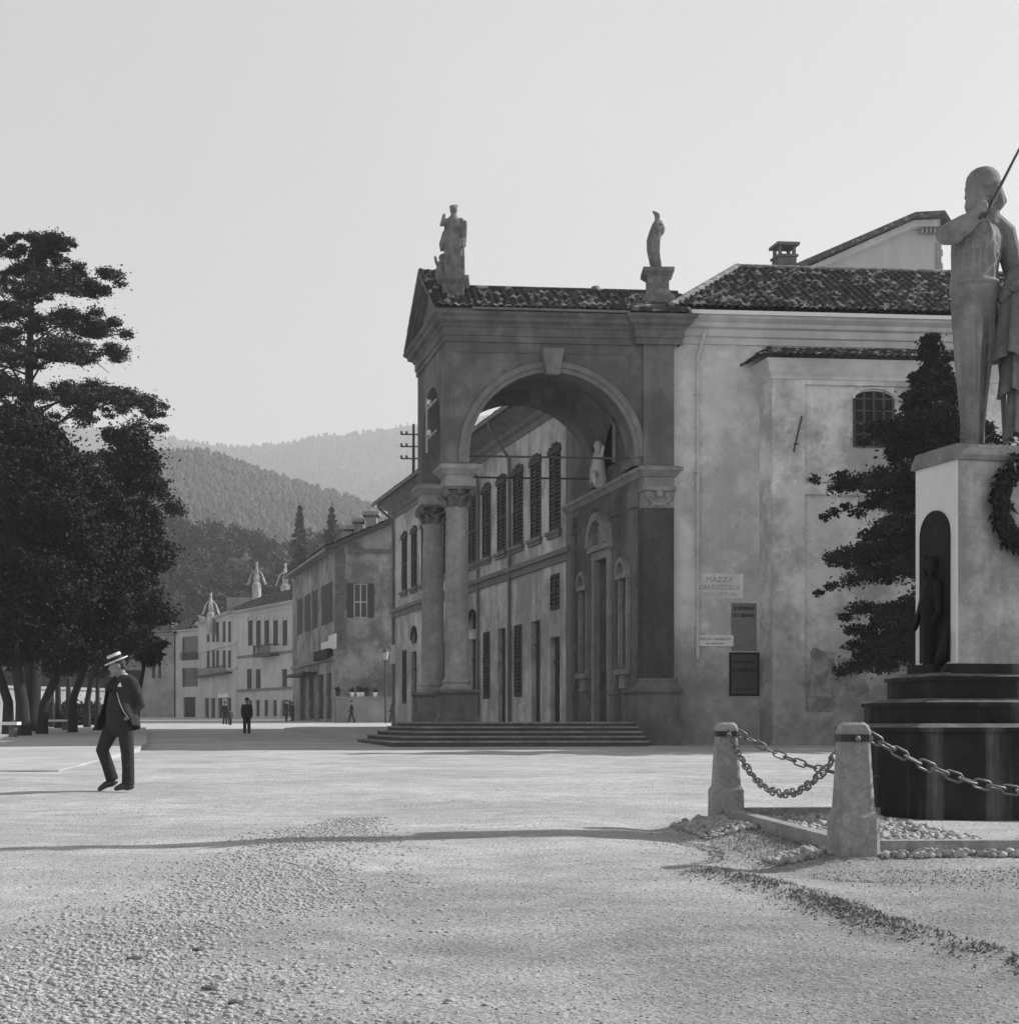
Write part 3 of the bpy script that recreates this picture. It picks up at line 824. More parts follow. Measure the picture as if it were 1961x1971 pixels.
# chimney on the nave roof
a_c = Plane(P2(0, 4.4), PU); t0, t1 = a_c.t(1499), a_c.t(1533); zc0 = 16.4; zc1 = a_c.z(1515, 466)
ch = MB(PT)
ch.box(t0, t1, 4.4, 5.0, zc0, zc1 - .5)
ch.box(t0 - .05, t1 + .05, 4.35, 5.05, zc1 - .5, zc1 - .42)
for px in (t0 + .02, t1 - .12):
    for py in (4.42, 4.88): ch.box(px, px + .1, py, py + .1, zc1 - .42, zc1 - .1)
ch.box(t0 - .08, t1 + .08, 4.3, 5.1, zc1 - .1, zc1)
ch.build('chimney', 'stone_dark', hall)
# downpipe
mb = MB(PT)
tp = fx(1341)
mb.tube([(tp + .18, HB - .3, 13.55), (tp + .12, HB - .12, 13.2), (tp, HB - .08, 12.7), (tp, HB - .08, 3.0)], .055, 8)
for z in (11.5, 9, 6.5, 4): mb.box(tp - .09, tp + .09, HB - .16, HB, z, z + .05)
mb.build('downpipe', 'cornice', hall)
# annex
ann = MB(PT)
AB = -1.25; AP_ = Plane(P2(0, AB), PU); aL = AP_.t(1484)
zAT = 12.35
ann.add([(aL, AB, -.2), (24, AB, -.2), (24, AB, zAT), (aL, AB, zAT)], [(0, 1, 2, 3)])
ann.add([(aL, AB, -.2), (aL, HB, -.2), (aL, HB, zAT), (aL, AB, zAT)], [(0, 1, 2, 3)])
ann.build('annex_wall', 'plaster_annex', hall)
pA = AP_.t(1546)
z1 = AP_.z(1600, 742); z2 = AP_.z(1600, 934); z3 = AP_.z(1600, 953); z4 = AP_.z(1560, 1372)
mb = MB(PT); e = .11
mb.box(aL - .0, pA, AB - e, AB, -.2, zAT - .02); mb.box(pA, 24, AB - e, AB, z1, zAT - .02); mb.box(pA, 24, AB - e, AB, z3, z2); mb.box(pA, 24, AB - e, AB, -.2, z4)
mb.box(16.2, 17.2, AB - e, AB, z2, z1); mb.box(16.2, 17.2, AB - e, AB, z4, z3)
mb.build('annex_frame', 'plaster_annex', hall)
zA = AP_.z(1520, 725)
mb = MB(); mb.sweep([P2(aL, HB), P2(aL, AB - .11), P2(24, AB - .11)], [(0, zA - .1), (.04, zA - .1), (.05, zA), (.12, zA + .1), (.26, zA + .42), (.30, zA + .5), (0, zA + .55)])
mb.build('annex_cornice', 'cornice', hall)
zE = zA + .55
tile_roof('annex_roof', rp(aL - .55, AB - .62, zE - .06), rp(24.3, AB - .62, zE - .06), rp(24.3, HB, zE + .55), rp(aL + .35, HB, zE + .55), hall, row=.3)
tile_roof('annex_roof', rp(aL - .62, HB + .0, zE - .1), rp(aL - .55, AB - .62, zE - .06), rp(aL + .35, HB, zE + .55), rp(aL + .35, HB, zE + .55), hall, row=.3)
# annex window
wx0, wx1 = AP_.t(1643), AP_.t(1718); wz0, wz1 = AP_.z(1680, 860), AP_.z(1680, 768)
wn = MB(PT); wm = (wx0 + wx1) / 2; hw = (wx1 - wx0) / 2
wn.prism([(wx0, wz0), (wx1, wz0), (wx1, wz1)] + [(wm + hw * math.cos(math.pi * i / 10), wz1 + .25 * math.sin(math.pi * i / 10)) for i in range(1, 10)] + [(wx0, wz1)], AB - .012, AB + .02)
wno = wn.build('window', 'dark', hall)
fr = MB(PT)
for i in range(5):
    x = wx0 + (wx1 - wx0) * i / 4; fr.box(x - .035, x + .035, AB - .05, AB - .014, wz0, wz1 + (.22 if 0 < i < 4 else 0))
for i in range(5):
    z = wz0 + (wz1 - wz0) * i / 4; fr.box(wx0, wx1, AB - .045, AB - .016, z - .025, z + .025)
fr.build('bars', 'stone_darker', wno)
ar = MB(PT); ar.arc_band(wm, wz1, hw, hw + .1, AB - .09, AB, 14, sz=.5); ar.build('lintel', 'plaster_annex', wno)
# iron wall anchor
x, z = AP_.t(1532), AP_.z(1532, 838)
mb = MB(PT); mb.tube([(x - .13, AB - .1, z - .55), (x + .14, AB - .1, z + .6)], .035, 6); mb.tube([(x - .13, AB - .1, z - .3), (x + .03, AB - .1, z - .28)], .03, 6)
mb.build('wall_anchor', 'iron', hall)
x, z = AP_.t(1517), AP_.z(1517, 942)
MB(PT).ell((x, AB - .07, z), (.13, .02, .14), 10, 6).build('iron_boss', 'iron', hall)

# painted / posted writing on the nave wall
def board(name, X0, X1, Y0, Y1, m, label, cat, y=.012, y0=-.01, border=None):
    t0, t1, z0, z1 = HP.rect(X0, X1, Y0, Y1)
    T = lambda t, q, z: HP.T(t, q, z)
    th = thing(name, HP.T((t0 + t1) / 2, 0, z0), label, cat)
    b = MB(T).box(t0, t1, y0, y, z0, z1).build('panel', m, th)
    if border:
        g = MB(T); k = .07
        for q in ((t0, t1, z0, z0 + k), (t0, t1, z1 - k, z1), (t0, t0 + k, z0 + k, z1 - k), (t1 - k, t1, z0 + k, z1 - k)): g.box(q[0], q[1], y, y + .006, q[2], q[3])
        g.build('border', border, th)
    return th, t0, t1, z0, z1, T
th, t0, t1, z0, z1, T = board('painted_sign', 1339, 1430, 1104, 1151, 'sign_pale', 'faded pale painted rectangle high on nave wall with worn lettering', 'sign', .008)
tm = (t0 + t1) / 2
text_mesh('lettering', 'PIAZZA', T, tm, .008, z1 - .28, .24, 'ink_faded', th, sx=1.1)
text_mesh('lettering', 'CARROZZELLE', T, tm, .008, z0 + .27, .21, 'ink_faded', th, sx=.95)
text_mesh('lettering', 'USATA VETTURE', T, tm, .008, z0 + .07, .15, 'ink_faded', th, sx=1.0)
th, t0, t1, z0, z1, T = board('street_plate', 1341, 1411, 1223, 1244, 'sign_white', 'small white enamel square name plate on nave wall left of posters', 'sign', .05)
tm = (t0 + t1) / 2
text_mesh('lettering', 'PIAZZA GARIBALDI', T, tm, .05, z0 + .19, .125, 'ink', th, sx=.95)
text_mesh('lettering', 'GIA SANTUARIO', T, tm, .05, z0 + .055, .085, 'ink', th, sx=1.0)
th, t0, t1, z0, z1, T = board('wall_poster', 1407, 1456, 1161, 1253, 'poster_mid', 'grey paper poster with black headline, upper one on nave wall', 'poster', .014)
tm = (t0 + t1) / 2
text_mesh('lettering', 'IL GIORNALE', T, tm, .014, z1 - .22, .155, 'ink', th, sx=.74, bold=.006)
text_mesh('lettering', 'DI F. GENNAIO', T, tm, .014, z1 - .45, .155, 'ink', th, sx=.68, bold=.006)
th, t0, t1, z0, z1, T = board('wall_poster', 1403, 1461, 1256, 1340, 'poster_dark', 'dark poster with black border pasted low on nave wall', 'poster', .018, border='ink')
tm = (t0 + t1) / 2
text_mesh('lettering', 'TEATRO SOCIALE', T, tm, .018, z1 - .34, .10, 'ink', th, sx=.9, bold=.004)
text_mesh('lettering', 'LA ZUCCA OLO', T, tm, .018, z1 - .62, .17, 'ink', th, sx=.66, bold=.008)
text_mesh('lettering', 'DOMENICA ORE 20', T, tm, .018, z0 + .2, .08, 'ink', th, sx=.95)

# remains of torn bills low on the annex
def torn(X0, X1, Y0, Y1, seed, label):
    r_ = random.Random(seed); t0, t1, z0, z1 = AP_.rect(X0, X1, Y0, Y1); pl = []
    for (a0, c0, a1, c1) in ((t0, z0, t1, z0), (t1, z0, t1, z1), (t1, z1, t0, z1), (t0, z1, t0, z0)):
        for q in range(9):
            s = q / 9; pl.append((a0 + (a1 - a0) * s + r_.uniform(-.09, .09), c0 + (c1 - c0) * s + r_.uniform(-.09, .09)))
    g = MB(PT); g.prism(pl, AB - .022, AB + .01); tag(g.build('torn_bill', 'torn'), label, 'torn poster', None)
torn(1556, 1606, 1252, 1368, 3, 'large torn remains of bills low on the annex wall, nearer the corner')
torn(1612, 1668, 1268, 1340, 5, 'smaller torn remains of bills low on the annex wall, beside the conifer foot')

# ================================================================== far gabled church behind the nave roof
G = Plane(W(1500, 1400, 84).xy, (1, .05))
fg = thing('gabled_building', G.T(3, 0, 1), 'tall grey gabled church end rising behind the nave roof', 'building')
def gp(X, Y): return (G.t(X), G.z(X, Y))
mb = MB(G.T); mb.prism([gp(1450, 640), gp(1812, 640), gp(1812, 470), gp(1800, 448), gp(1752, 440), gp(1500, 545)], -12, 0)
mb.build('gable_wall', 'gable_far', fg)
mb = MB(G.T)
mb.prism([gp(1470, 541), gp(1750, 420), gp(1806, 417), gp(1828, 452), gp(1824, 457), gp(1803, 426), gp(1752, 428), gp(1472, 549)], -12.6, 1.1)
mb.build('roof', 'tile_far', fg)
mb = MB(G.T)
mb.prism([gp(1475, 553), gp(1752, 430), gp(1803, 428), gp(1803, 441), gp(1754, 441), gp(1480, 560)], -.2, .6)
mb.build('raking_cornice', 'cornice', fg)
mb = MB(G.T)
for i in range(7):
    a, b = gp(1768 + i * 8, 452); MB(G.T).box(a, a + .13, 0, .5, b, b + .25).build('bracket', 'house_grey', fg)
for i in range(6):
    a, b = gp(1800, 545 - i * 13); mb.box(a, a + .42 - .1 * (i % 2), 0, .06, b, b + .38)
mb.build('quoins', 'house_grey', fg)
# ================================================================== long wing behind the porch
WP = Plane(W(1105, 1392, 54.4).xy, (-.2966, 1))
def wt(d): return (d - WP.p.y) / WP.u.y
wing = thing('convent_wing', WP.T(15, 0, .3), 'long two-storey shuttered wing running back from the porch along the street', 'building')
WE = wt(85.9); EZW = 14.05
holes = []; specs = []
hw_ = .74
for k in range(12):
    t = wt(56.6 + 2.37 * k)
    specs.append(('window', (t - hw_, t + hw_, 8.45, 11.45)))
    if k == 0: specs.append(('transom', (t - .6, t + .6, 5.35, 7.05 - .3))); specs.append(('door', (t - .6, t + .6, .25, 4.3)))
    elif k in (5, 10): specs.append(('lunette', (t - .62, t + .62, 5.35, 6.2))); specs.append(('door', (t - .62, t + .62, .3, 4.9)))
    elif k in (1, 3): specs.append(('door', (t - .58, t + .58, .25, 5.1)))
    else: specs.append(('low', (t - .58, t + .58, 2.05, 5.1)))
mb = MB(WP.T)
wall_holes(mb, 0, WE, -.2, EZW, [s[1] for s in specs], 0, .28)
mb.add([(WE, 0, -.2), (WE, -11, -.2), (WE, -11, EZW), (WE, 0, EZW)], [(0, 1, 2, 3)])
mb.add([(0, -11, -.2), (WE, -11, -.2), (WE, -11, EZW), (0, -11, EZW)], [(0, 1, 2, 3)])
mb.add([(0, 0, -.2), (0, -11, -.2), (0, -11, EZW), (0, 0, EZW)], [(0, 1, 2, 3)])
mb.build('wall', 'wing', wing)
def louvre(g, a, b, c, d, y=.0, step=.16):
    m = (a + b) / 2
    for x0, x1 in ((a, m - .01), (m + .01, b)):
        g.box(x0, x0 + .07, y - .03, y + .03, c, d); g.box(x1 - .07, x1, y - .03, y + .03, c, d)
        for z in (c, (c + d) / 2 - .05, d - .1): g.box(x0 + .07, x1 - .07, y - .028, y + .028, z, z + .1)
        z = c + .12
        while z < d - .12:
            g.add([(x0 + .07, y - .025, z + .11), (x1 - .07, y - .025, z + .11), (x1 - .07, y + .02, z), (x0 + .07, y + .02, z)], [(0, 1, 2, 3)])
            z += step
for kind, (a, b, c, d) in specs:
    if kind in ('window', 'low', 'transom'):
        g = MB(WP.T); g.box(a, b, -.26, -.2, c, d)
        o = g.build('window', 'dark', wing)
        g = MB(WP.T); louvre(g, a + .02, b - .02, c + .02, d - .02, -.02); g.build('shutters', 'shutter', o)
        if kind == 'window':
            g = MB(WP.T); g.box(a - .14, b + .14, .002, .16, c - .16, c - .02); g.box(a - .05, b + .05, .002, .1, c - .3, c - .16); g.build('sill', 'wing_trim', o)
            g = MB(WP.T); g.box(a - .05, b + .05, .0, .07, d - .02, d + .2)
            for q in range(4): g.box(a + .02 + q * .38, a + .25 + q * .38, .01, .06, d + .2, d + .30 + .1 * (q in (1, 2)))
            g.build('valance', 'shutter', o)
    elif kind == 'lunette':
        g = MB(WP.T); g.box(a, b, -.26, -.2, c, d); g.arc_band((a + b) / 2, c + .2, .62, .78, .0, .05, 12)
        g.build('fanlight', 'dark', wing)
    else:
        g = MB(WP.T); g.box(a, b, -.26, -.2, c, d)
        for z in np.arange(c + .3, d - .5, 1.1):
            g.box(a + .1, (a + b) / 2 - .05, -.2, -.17, z, z + .85); g.box((a + b) / 2 + .05, b - .1, -.2, -.17, z, z + .85)
        g.box(a, b, -.2, -.15, d - 1.0, d - .9)
        g.build('door', 'wood', wing)
mb = MB(WP.T); mb.box(.2, WE + .05, 0, .10, 7.12, 7.4); mb.box(.2, WE + .1, 0, .20, 7.4, 7.6); mb.build('string_course', 'wing_trim', wing)
mb = MB(WP.T); mb.box(0, .62, .0, .12, -.1, EZW - .6); mb.build('corner_pilaster', 'wing_trim', wing)
mb = MB(WP.T); mb.box(.7, WE, 0, .05, -.1, .95); mb.build('plinth', 'wing_trim', wing)
pr = [(0, 12.9), (.05, 12.9), (.06, 13.15), (.2, 13.25), (.22, 13.45), (.75, 13.75), (.8, 13.9), (0, 13.95)]
pts = [Vector(WP.T(WE, -11, 0)).xy, Vector(WP.T(WE, 0, 0)).xy, Vector(WP.T(0, 0, 0)).xy]
mb = MB(); mb.sweep([tuple(p) for p in pts], [(o, z) for o, z in pr]); mb.build('eaves_cornice', 'wing_trim', wing)
def wp(t, y, z): return Vector(WP.T(t, y, z))
tile_roof('roof', wp(WE + .9, 1.0, 13.92), wp(-.2, 1.0, 13.92), wp(-.2, -5.5, 16.5), wp(WE - 5, -5.5, 16.5), wing, spt=4)
tile_roof('roof', wp(WE + .9, -11.8, 13.92), wp(WE + .9, 1.0, 13.92), wp(WE - 5, -5.5, 16.5), wp(WE - 5, -5.5, 16.5), wing, spt=4)
mb = MB(WP.T); mb.box(-.2, WE + .95, .98, 1.09, 13.8, 13.94); mb.build('gutter', 'wing_trim', wing)
for dd, bend in ((62.3, 1), (67.2, 1), (85.2, 0)):
    t = wt(dd)
    g = MB(WP.T); g.tube([(t, 1.02, 13.8), (t, .95, 13.5), (t, .12, 12.3 if bend else 12.8), (t, .10, 11.8), (t, .10, .6)], .075, 8)
    g.build('downpipe', 'wing_trim', wing)
# shop sign board and lamp bracket near the far end
g = MB(WP.T); t = wt(84.6); g.box(t - .05, t + .05, .1, .34, 4.4, 5.5)
so_ = tag(g.build('hanging_signboard', 'white'), 'narrow white board hanging at the far corner of the long wing', 'sign board')
# chimneys on the wing: none visible
# telegraph pole with insulators behind the porch
tp_ = W(796, 1392, 84); tpo = thing('telegraph_pole', (tp_.x, tp_.y, 13.6), 'dark telegraph post with insulator arms rising beside the porch roof', 'pole')
zb, zt = 13.4, W(796, 816, 84).z
MB().tube([(tp_.x, tp_.y, zb), (tp_.x, tp_.y, zt)], [.10, .07], 8).build('post', 'bark', tpo)
g = MB()
for z in (zt - .6, zt - 1.3, zt - 2.0):
    g.tube([(tp_.x - .75, tp_.y, z), (tp_.x + .75, tp_.y, z)], .045, 6)
g.build('crossarms', 'iron', tpo)
for z in (zt - .6, zt - 1.3, zt - 2.0):
    for dx in (-.7, -.4, .4, .7): MB().lathe((tp_.x + dx, tp_.y), [(.02, z), (.07, z + .05), (.07, z + .16), (.03, z + .2)], 8).build('insulator', 'iron', tpo)

# ================================================================== street houses
def shutter_window(pl, r, par, kind='closed', m='shutter', name='window', sub=True, y=0.0):
    a, b, c, d = r
    g = MB(pl.T); g.box(a, b, y - .25, y - .2, c, d)
    o = g.build(name, 'glass' if kind in ('open', 'glass') else ('wood' if kind == 'door' else 'dark'), par)
    if kind == 'closed':
        g = MB(pl.T); mm = (a + b) / 2; g.box(a + .02, mm - .02, y - .04, y + .02, c + .02, d - .02); g.box(mm + .02, b - .02, y - .04, y + .02, c + .02, d - .02)
        z = c + .15
        while z < d - .1:
            g.box(a + .1, b - .1, y + .02, y + .035, z, z + .06); z += .22
        g.build('shutters', m, o)
    if kind == 'open':
        g = MB(pl.T); w_ = (b - a) * .5
        g.box(a - w_, a - .02, y + .01, y + .06, c, d); g.box(b + .02, b + w_, y + .01, y + .06, c, d); g.build('shutters', m, o)
        g = MB(pl.T); mm = (a + b) / 2
        for x in (a, mm - .04, b - .08): g.box(x, x + .08, y - .2, y - .14, c, d)
        for q in (0, .45, .97): g.box(a, b, y - .195, y - .145, c + (d - c) * q, c + (d - c) * q + .07)
        g.build('frame', 'wing', o)
    return o
def house(name, label, corners, z0, z1, openings, wallm, cat='house', eave=.7, roofm='tile_far', roof_rise=2.2, cornice=True, hip=True):
    """corners: list of (x,y) left->right along the visible faces, then the back corners"""
    th = thing(name, (corners[1][0], corners[1][1], z0), label, cat)
    planes = []
    mb = MB(); n = len(corners)
    for i in range(n):
        p, q = Vector(corners[i]), Vector(corners[(i + 1) % n])
        pl = Plane(p, q - p); Lw = (q - p).length
        nrm = Vector(((q - p).y, -(q - p).x)).normalized(); pl.n = nrm
        planes.append((pl, Lw))
        mb.T = pl.T
        wall_holes(mb, 0, Lw, z0 - 1, z1, [o[1] for o in openings if o[0] == i], 0, .26)
    mb.build('wall', wallm, th)
    for i, r, kind in openings:
        shutter_window(planes[i][0], r, th, kind, name='door' if kind == 'door' else 'window')
    if cornice:
        pr = [(0, z1 - .6), (.08, z1 - .6), (.1, z1 - .3), (eave * .8, z1 - .08), (eave * .85, z1 + .05), (0, z1 + .05)]
        g = MB(); g.sweep([tuple(c) for c in corners], pr, closed=True); g.build('cornice', wallm, th)
    if hip:
        # hipped roof over a quad footprint
        c = [Vector(x) for x in corners]; ctr = sum(c, Vector((0, 0))) / n
        ex = [x + (x - ctr).normalized() * eave * 1.35 for x in c]
        if n == 4:
            l01 = (c[1] - c[0]).length; l12 = (c[2] - c[1]).length
            if l01 >= l12:
                m0, m1 = (c[3] + c[0]) / 2, (c[1] + c[2]) / 2; s = min(.45, l12 / 2 / l01)
                r0, r1 = m0.lerp(m1, s), m1.lerp(m0, s)
                rr = [(0, 1, r1, r0), (1, 2, r1, r1), (2, 3, r0, r1), (3, 0, r0, r0)]
            else:
                m0, m1 = (c[0] + c[1]) / 2, (c[2] + c[3]) / 2; s = min(.45, l01 / 2 / l12)
                r0, r1 = m0.lerp(m1, s), m1.lerp(m0, s)
                rr = [(1, 2, r1, r0), (2, 3, r1, r1), (3, 0, r0, r1), (0, 1, r0, r0)]
            for i, j, p1, p0 in rr:
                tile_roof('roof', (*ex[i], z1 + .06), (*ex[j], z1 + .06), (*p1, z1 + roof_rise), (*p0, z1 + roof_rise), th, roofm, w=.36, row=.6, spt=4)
    return th, planes

# --- gable house (quoined corner) beyond the gap
hc = W(645, 1392, 120).xy; hl = W(563, 1392, 143.5).xy
gr_ = hc + Vector((1, .10)).normalized() * 13; gb = hl + Vector((1, .10)).normalized() * 13
zg = gz(120); ze = W(641, 1043, 120).z
pS = Plane(hl, hc - hl); pG = Plane(hc, gr_ - hc)
ops = []
for X in (577, 592, 606, 624, 635):
    r = pS.rect(X - 5.2, X + 5.2, 0, 1)
    d = pS.d(pS.t(X)); h1 = ze - 3.1; ops.append((0, (r[0], r[1], h1 - 3.4, h1), 'closed'))
for X in (583, 600, 618, 633):
    r = pS.rect(X - 5, X + 5, 0, 1); ops.append((0, (r[0], r[1], zg + .3, zg + 4.2), 'door'))
a, b, c, d = pG.rect(681, 707, 1123, 1189); ops.append((1, (a, b, c, d), 'open'))
gh_, pls = house('gable_house', 'old plastered house with stained gable wall, quoined corner and open shuttered window', [tuple(hl), tuple(hc), tuple(gr_), tuple(gb)], zg - .4, ze, ops, 'house_gable', hip=False, cornice=False)
# gable top and roof: ridge parallel to the street front
rt = 6.5
def gq(t, y, z): return pG.T(t, y, z)
zr = W(773, 994, 121).z; tr = pG.t(773)
mb = MB(pG.T); mb.prism([(0, ze), (tr, zr), (tr + .6, zr), (13, ze)], -.2, 0.0); mb.build('gable', 'house_grey', gh_)
mb = MB(pG.T); mb.box(1.2, 13, 0, .25, ze - .9, ze - .6); mb.build('string_course', 'rubble', gh_)
back = (hl - hc)
def off(p, z, k=0): return Vector((p.x, p.y, z))
n2 = Vector((pS.n.x, pS.n.y)); fwd = -back.normalized()
eA = hl + n2 * .9 - fwd * .3; eB = hc + n2 * .9 + fwd * .8
rA = hl + Vector((1, .10)).normalized() * tr; rB = hc + Vector((1, .10)).normalized() * tr + fwd * .8
gA = gb + Vector((1, .1)).normalized() * .9; gB = gr_ + Vector((1, .1)).normalized() * .9 + fwd * .8
sl_ = (zr - ze) / tr
tile_roof('roof', off(eA, ze - .5), off(eB, ze - .5), off(rB, zr + .05), off(rA, zr + .05), gh_, 'tile', w=.34, row=.5, spt=4)
tile_roof('roof', off(gB, ze - .3), off(gA, ze - .3), off(rA, zr + .05), off(rB, zr + .05), gh_, 'tile', w=.34, row=.5, spt=4)
mb = MB()        # thick verge of the gable roof
for dz0, dz1, fo in ((-.55, .02, .82),):
    q = [(eB, ze - .5), (rB, zr + .05)]
    A, Bq = Vector((*eB, ze - .5)), Vector((*rB, zr + .05)); fo3 = Vector((fwd.x, fwd.y, 0)) * -.8
    mb.add([A, Bq, Bq + Vector((0, 0, -.45)), A + Vector((0, 0, -.45)), A + fo3, Bq + fo3, Bq + fo3 + Vector((0, 0, -.45)), A + fo3 + Vector((0, 0, -.45))], [(0, 1, 2, 3), (4, 5, 6, 7), (0, 1, 5, 4), (3, 2, 6, 7), (0, 3, 7, 4)])
mb.build('verge', 'shutter', gh_)
mb = MB(pS.T); Ls = back.length
mb.box(0, Ls, .0, .9, ze - .75, ze - .5); mb.box(0, Ls, 0, .18, zg + 5.2, zg + 5.5); mb.build('eaves_and_band', 'wing_trim', gh_)
mb = MB(pG.T)
z = zg + 6.8
while z < ze - .6:
    h = .55 + random.random() * .2; mb.box(-.03, .75 + .35 * random.random(), -.05, .04 + .05 * random.random(), z, z + h); z += h + .03
mb.build('quoins', 'rubble', gh_)
mb = MB(pS.T)
for X, Y0, Y1 in ((627, 1236, 1262), (641, 1222, 1250)):
    a, b, c, d = pS.rect(X - 7, X + 7, Y0, Y1); mb.box(a, b, .01, .1, c, d)
mb.build('shop_boards', 'sign_pale', gh_)
a, b, c, d = pS.rect(614, 641, 1252, 1270); MB(pS.T).box(a, b, .01, .5, c, d).build('shop_fascia', 'dark', gh_)
a, b, c, d = pS.rect(577, 610, 1294, 1302); MB(pS.T).box(a, b, .01, 1.3, c, c + .25).build('shop_canopy', 'shutter', gh_)
for X, Yt, wpx in ((714, 985, 26), (688, 998, 18), (668, 1012, 24)):
    d = 127; c0 = W(X, Yt, d); k = wpx / F * d / 2
    zb = ze + 1.0
    g = MB(); g.box(c0.x - k * .8, c0.x + k * .8, d, d + 1.2, zb - 1.0, c0.z - .5); g.box(c0.x - k * 1.25, c0.x + k * 1.25, d - .3, d + 1.5, c0.z - .32, c0.z)
    for q in (-.7, -.2, .3): g.box(c0.x + k * q, c0.x + k * (q + .25), d + .02, d + 1.1, c0.z - .5, c0.z - .32)
    g.build('chimney', 'house_grey', gh_)
# garden parapet in front of the gable with pots
p0 = W(640, 1392, 118.2).xy; pW = Plane(p0, (1, .1))
g = MB(pW.T); g.box(.3, 5.2, -.35, 0, .3, pW.z(690, 1345)); g.box(.2, 5.3, -.42, .07, pW.z(690, 1345), pW.z(690, 1341))
tag(g.build('garden_parapet', 'house_grey'), 'low grey parapet wall at the foot of the stained gable', 'low wall')
zz = pW.z(690, 1341)
for i, X in enumerate((650, 678, 690, 697, 706, 722)):
    t = pW.t(X); c0 = pW.T(t, -.18, zz)
    g = MB(); g.lathe(c0, [(.13, zz), (.2, zz + .32), (.22, zz + .34), (.18, zz + .36)], 10)
    o = g.build('flower_pot', 'white' if i in (1, 2, 3, 5) else 'shutter')
    tag(o, 'small %s flower pot standing on the gable-foot parapet' % ('white' if i in (1, 2, 3, 5) else 'dark'), 'flower pot', 'pots on the parapet')
    V, Fq = leaves(blob_points((c0[0], c0[1], zz + .55), (.22, .22, .25), 60), .1); npmesh('plant', V, Fq, 'leaf_mid', o)
# wall lamp
lp = W(742, 1262, 116.5); wl = thing('street_lamp', (lp.x, lp.y, gz(116.5)), 'white glass street lantern on tall post before the gable wall', 'street lamp')
g = MB(); zg2 = gz(116.5); g.tube([(lp.x, lp.y, zg2 - .1), (lp.x, lp.y, lp.z - .35)], [.09, .06], 8); g.tube([(lp.x - .3, lp.y, lp.z - .5), (lp.x + .3, lp.y, lp.z - .5)], .03, 6); g.build('post', 'iron', wl)
g = MB(); g.lathe((lp.x, lp.y), [(.16, lp.z - .3), (.26, lp.z + .25), (.23, lp.z + .3)], 6); g.build('lantern', 'wing', wl)
g = MB(); g.lathe((lp.x, lp.y), [(.3, lp.z + .3), (.1, lp.z + .52), (.04, lp.z + .66)], 6); g.build('lantern_cap', 'iron', wl)

# --- pale house with balcony (facing the street end)
q0 = W(458, 1392, 163.9).xy; q1 = W(566, 1392, 149.5).xy
pB = Plane(q0, q1 - q0); dv = Vector((.25, 1)).normalized() * 11
zB = gz(155) - .3; zeB = W(461.7, 1178, 163.9).z
ops = []
def add_ops(pl, idx, lst, Y0, Y1, kind, w=4.4):
    for X in lst:
        r = pl.rect(X - w, X + w, Y0, Y1); ops.append((idx, r, kind))
add_ops(pB, 0, (482, 497.5, 513.5, 530.5, 548.5, 565), 1194, 1243, 'closed')
ops = [o for o in ops if o[1][1] < (q1 - q0).length - .1]
add_ops(pB, 0, (480, 497, 548), 1288, 1326, 'closed')
add_ops(pB, 0, (481, 496, 512, 529, 545, 557), 1348, 1379, 'door', 3.6)
balc, plB = house('balcony_house', 'pale three-storey house with arched shuttered windows and small balcony', [tuple(q0), tuple(q1), tuple(q1 + dv), tuple(q0 + dv)], zB, zeB, ops, 'house_pale')
PB = plB[0][0]
g = MB(PB.T); a, b, c, d = PB.rect(505, 538, 1258, 1264); g.box(a, b, 0, 1.1, c, c + .2)
zc = c + .2
for x in np.linspace(a + .05, b - .05, 14): g.box(x, x + .06, 1.0, 1.06, zc, zc + .95)
g.box(a, b, .98, 1.08, zc + .95, zc + 1.05); g.box(a, a + .07, 0, 1.0, zc + .9, zc + 1.0); g.box(b - .07, b, 0, 1.0, zc + .9, zc + 1.0)
for x in np.linspace(.1, .9, 5): g.box(a, a + .05, x, x + .06, zc, zc + .95)
g.build('balcony', 'iron', balc)
g = MB(PB.T); Lb = (q1 - q0).length
zst = PB.z(500, 1262); g.box(0, Lb, .0, .1, zst - .1, zst + .2); zs2 = PB.z(500, 1328); g.box(0, Lb, 0, .16, zs2 - .1, zs2 + .15)
g.build('string_course', 'wing_trim', balc)
g = MB(PB.T)
for X in (482, 497.5, 513.5, 530.5, 548.5):
    a, b, c, d = PB.rect(X - 4.4, X + 4.4, 1194, 1243); g.arc_band((a + b) / 2, d, (b - a) / 2, (b - a) / 2 + .18, 0, .08, 10, sz=.6); 
g.build('window_hoods', 'house_pale', balc)
# --- corner house with hipped roof
r1 = W(457, 1392, 164.2).xy; r0 = W(383, 1392, 187).xy
dv2 = Vector((1, .25)).normalized() * 9
pC = Plane(r0, r1 - r0); zC = gz(175) - .3; zeC = W(461, 1174, 164).z
ops = []
add_ops(pC, 0, (401, 411, 419, 431.5, 442), 1196, 1236, 'closed', 2.6)
add_ops(pC, 0, (401, 411, 419, 431.5, 442), 1252, 1286, 'closed', 2.6)
add_ops(pC, 0, (398, 410, 424, 441), 1344, 1382, 'door', 4)
house('corner_house', 'tall pale corner house with paired shuttered windows and hipped roof', [tuple(r0), tuple(r1), tuple(r1 + dv2), tuple(r0 + dv2)], zC, zeC, ops, 'house_pale')
cho = COL.objects['corner_house']
g = MB(pC.T)
for Y in (1246, 1292):
    z = pC.z(425, Y); g.box(0, (r1 - r0).length, 0, .14, z - .1, z + .2)
g.build('string_course', 'house_pale', cho)
a, b, c, d = pC.rect(385, 447, 1297, 1301); g = MB(pC.T); g.box(a, b, 0, .8, c, c + .18)
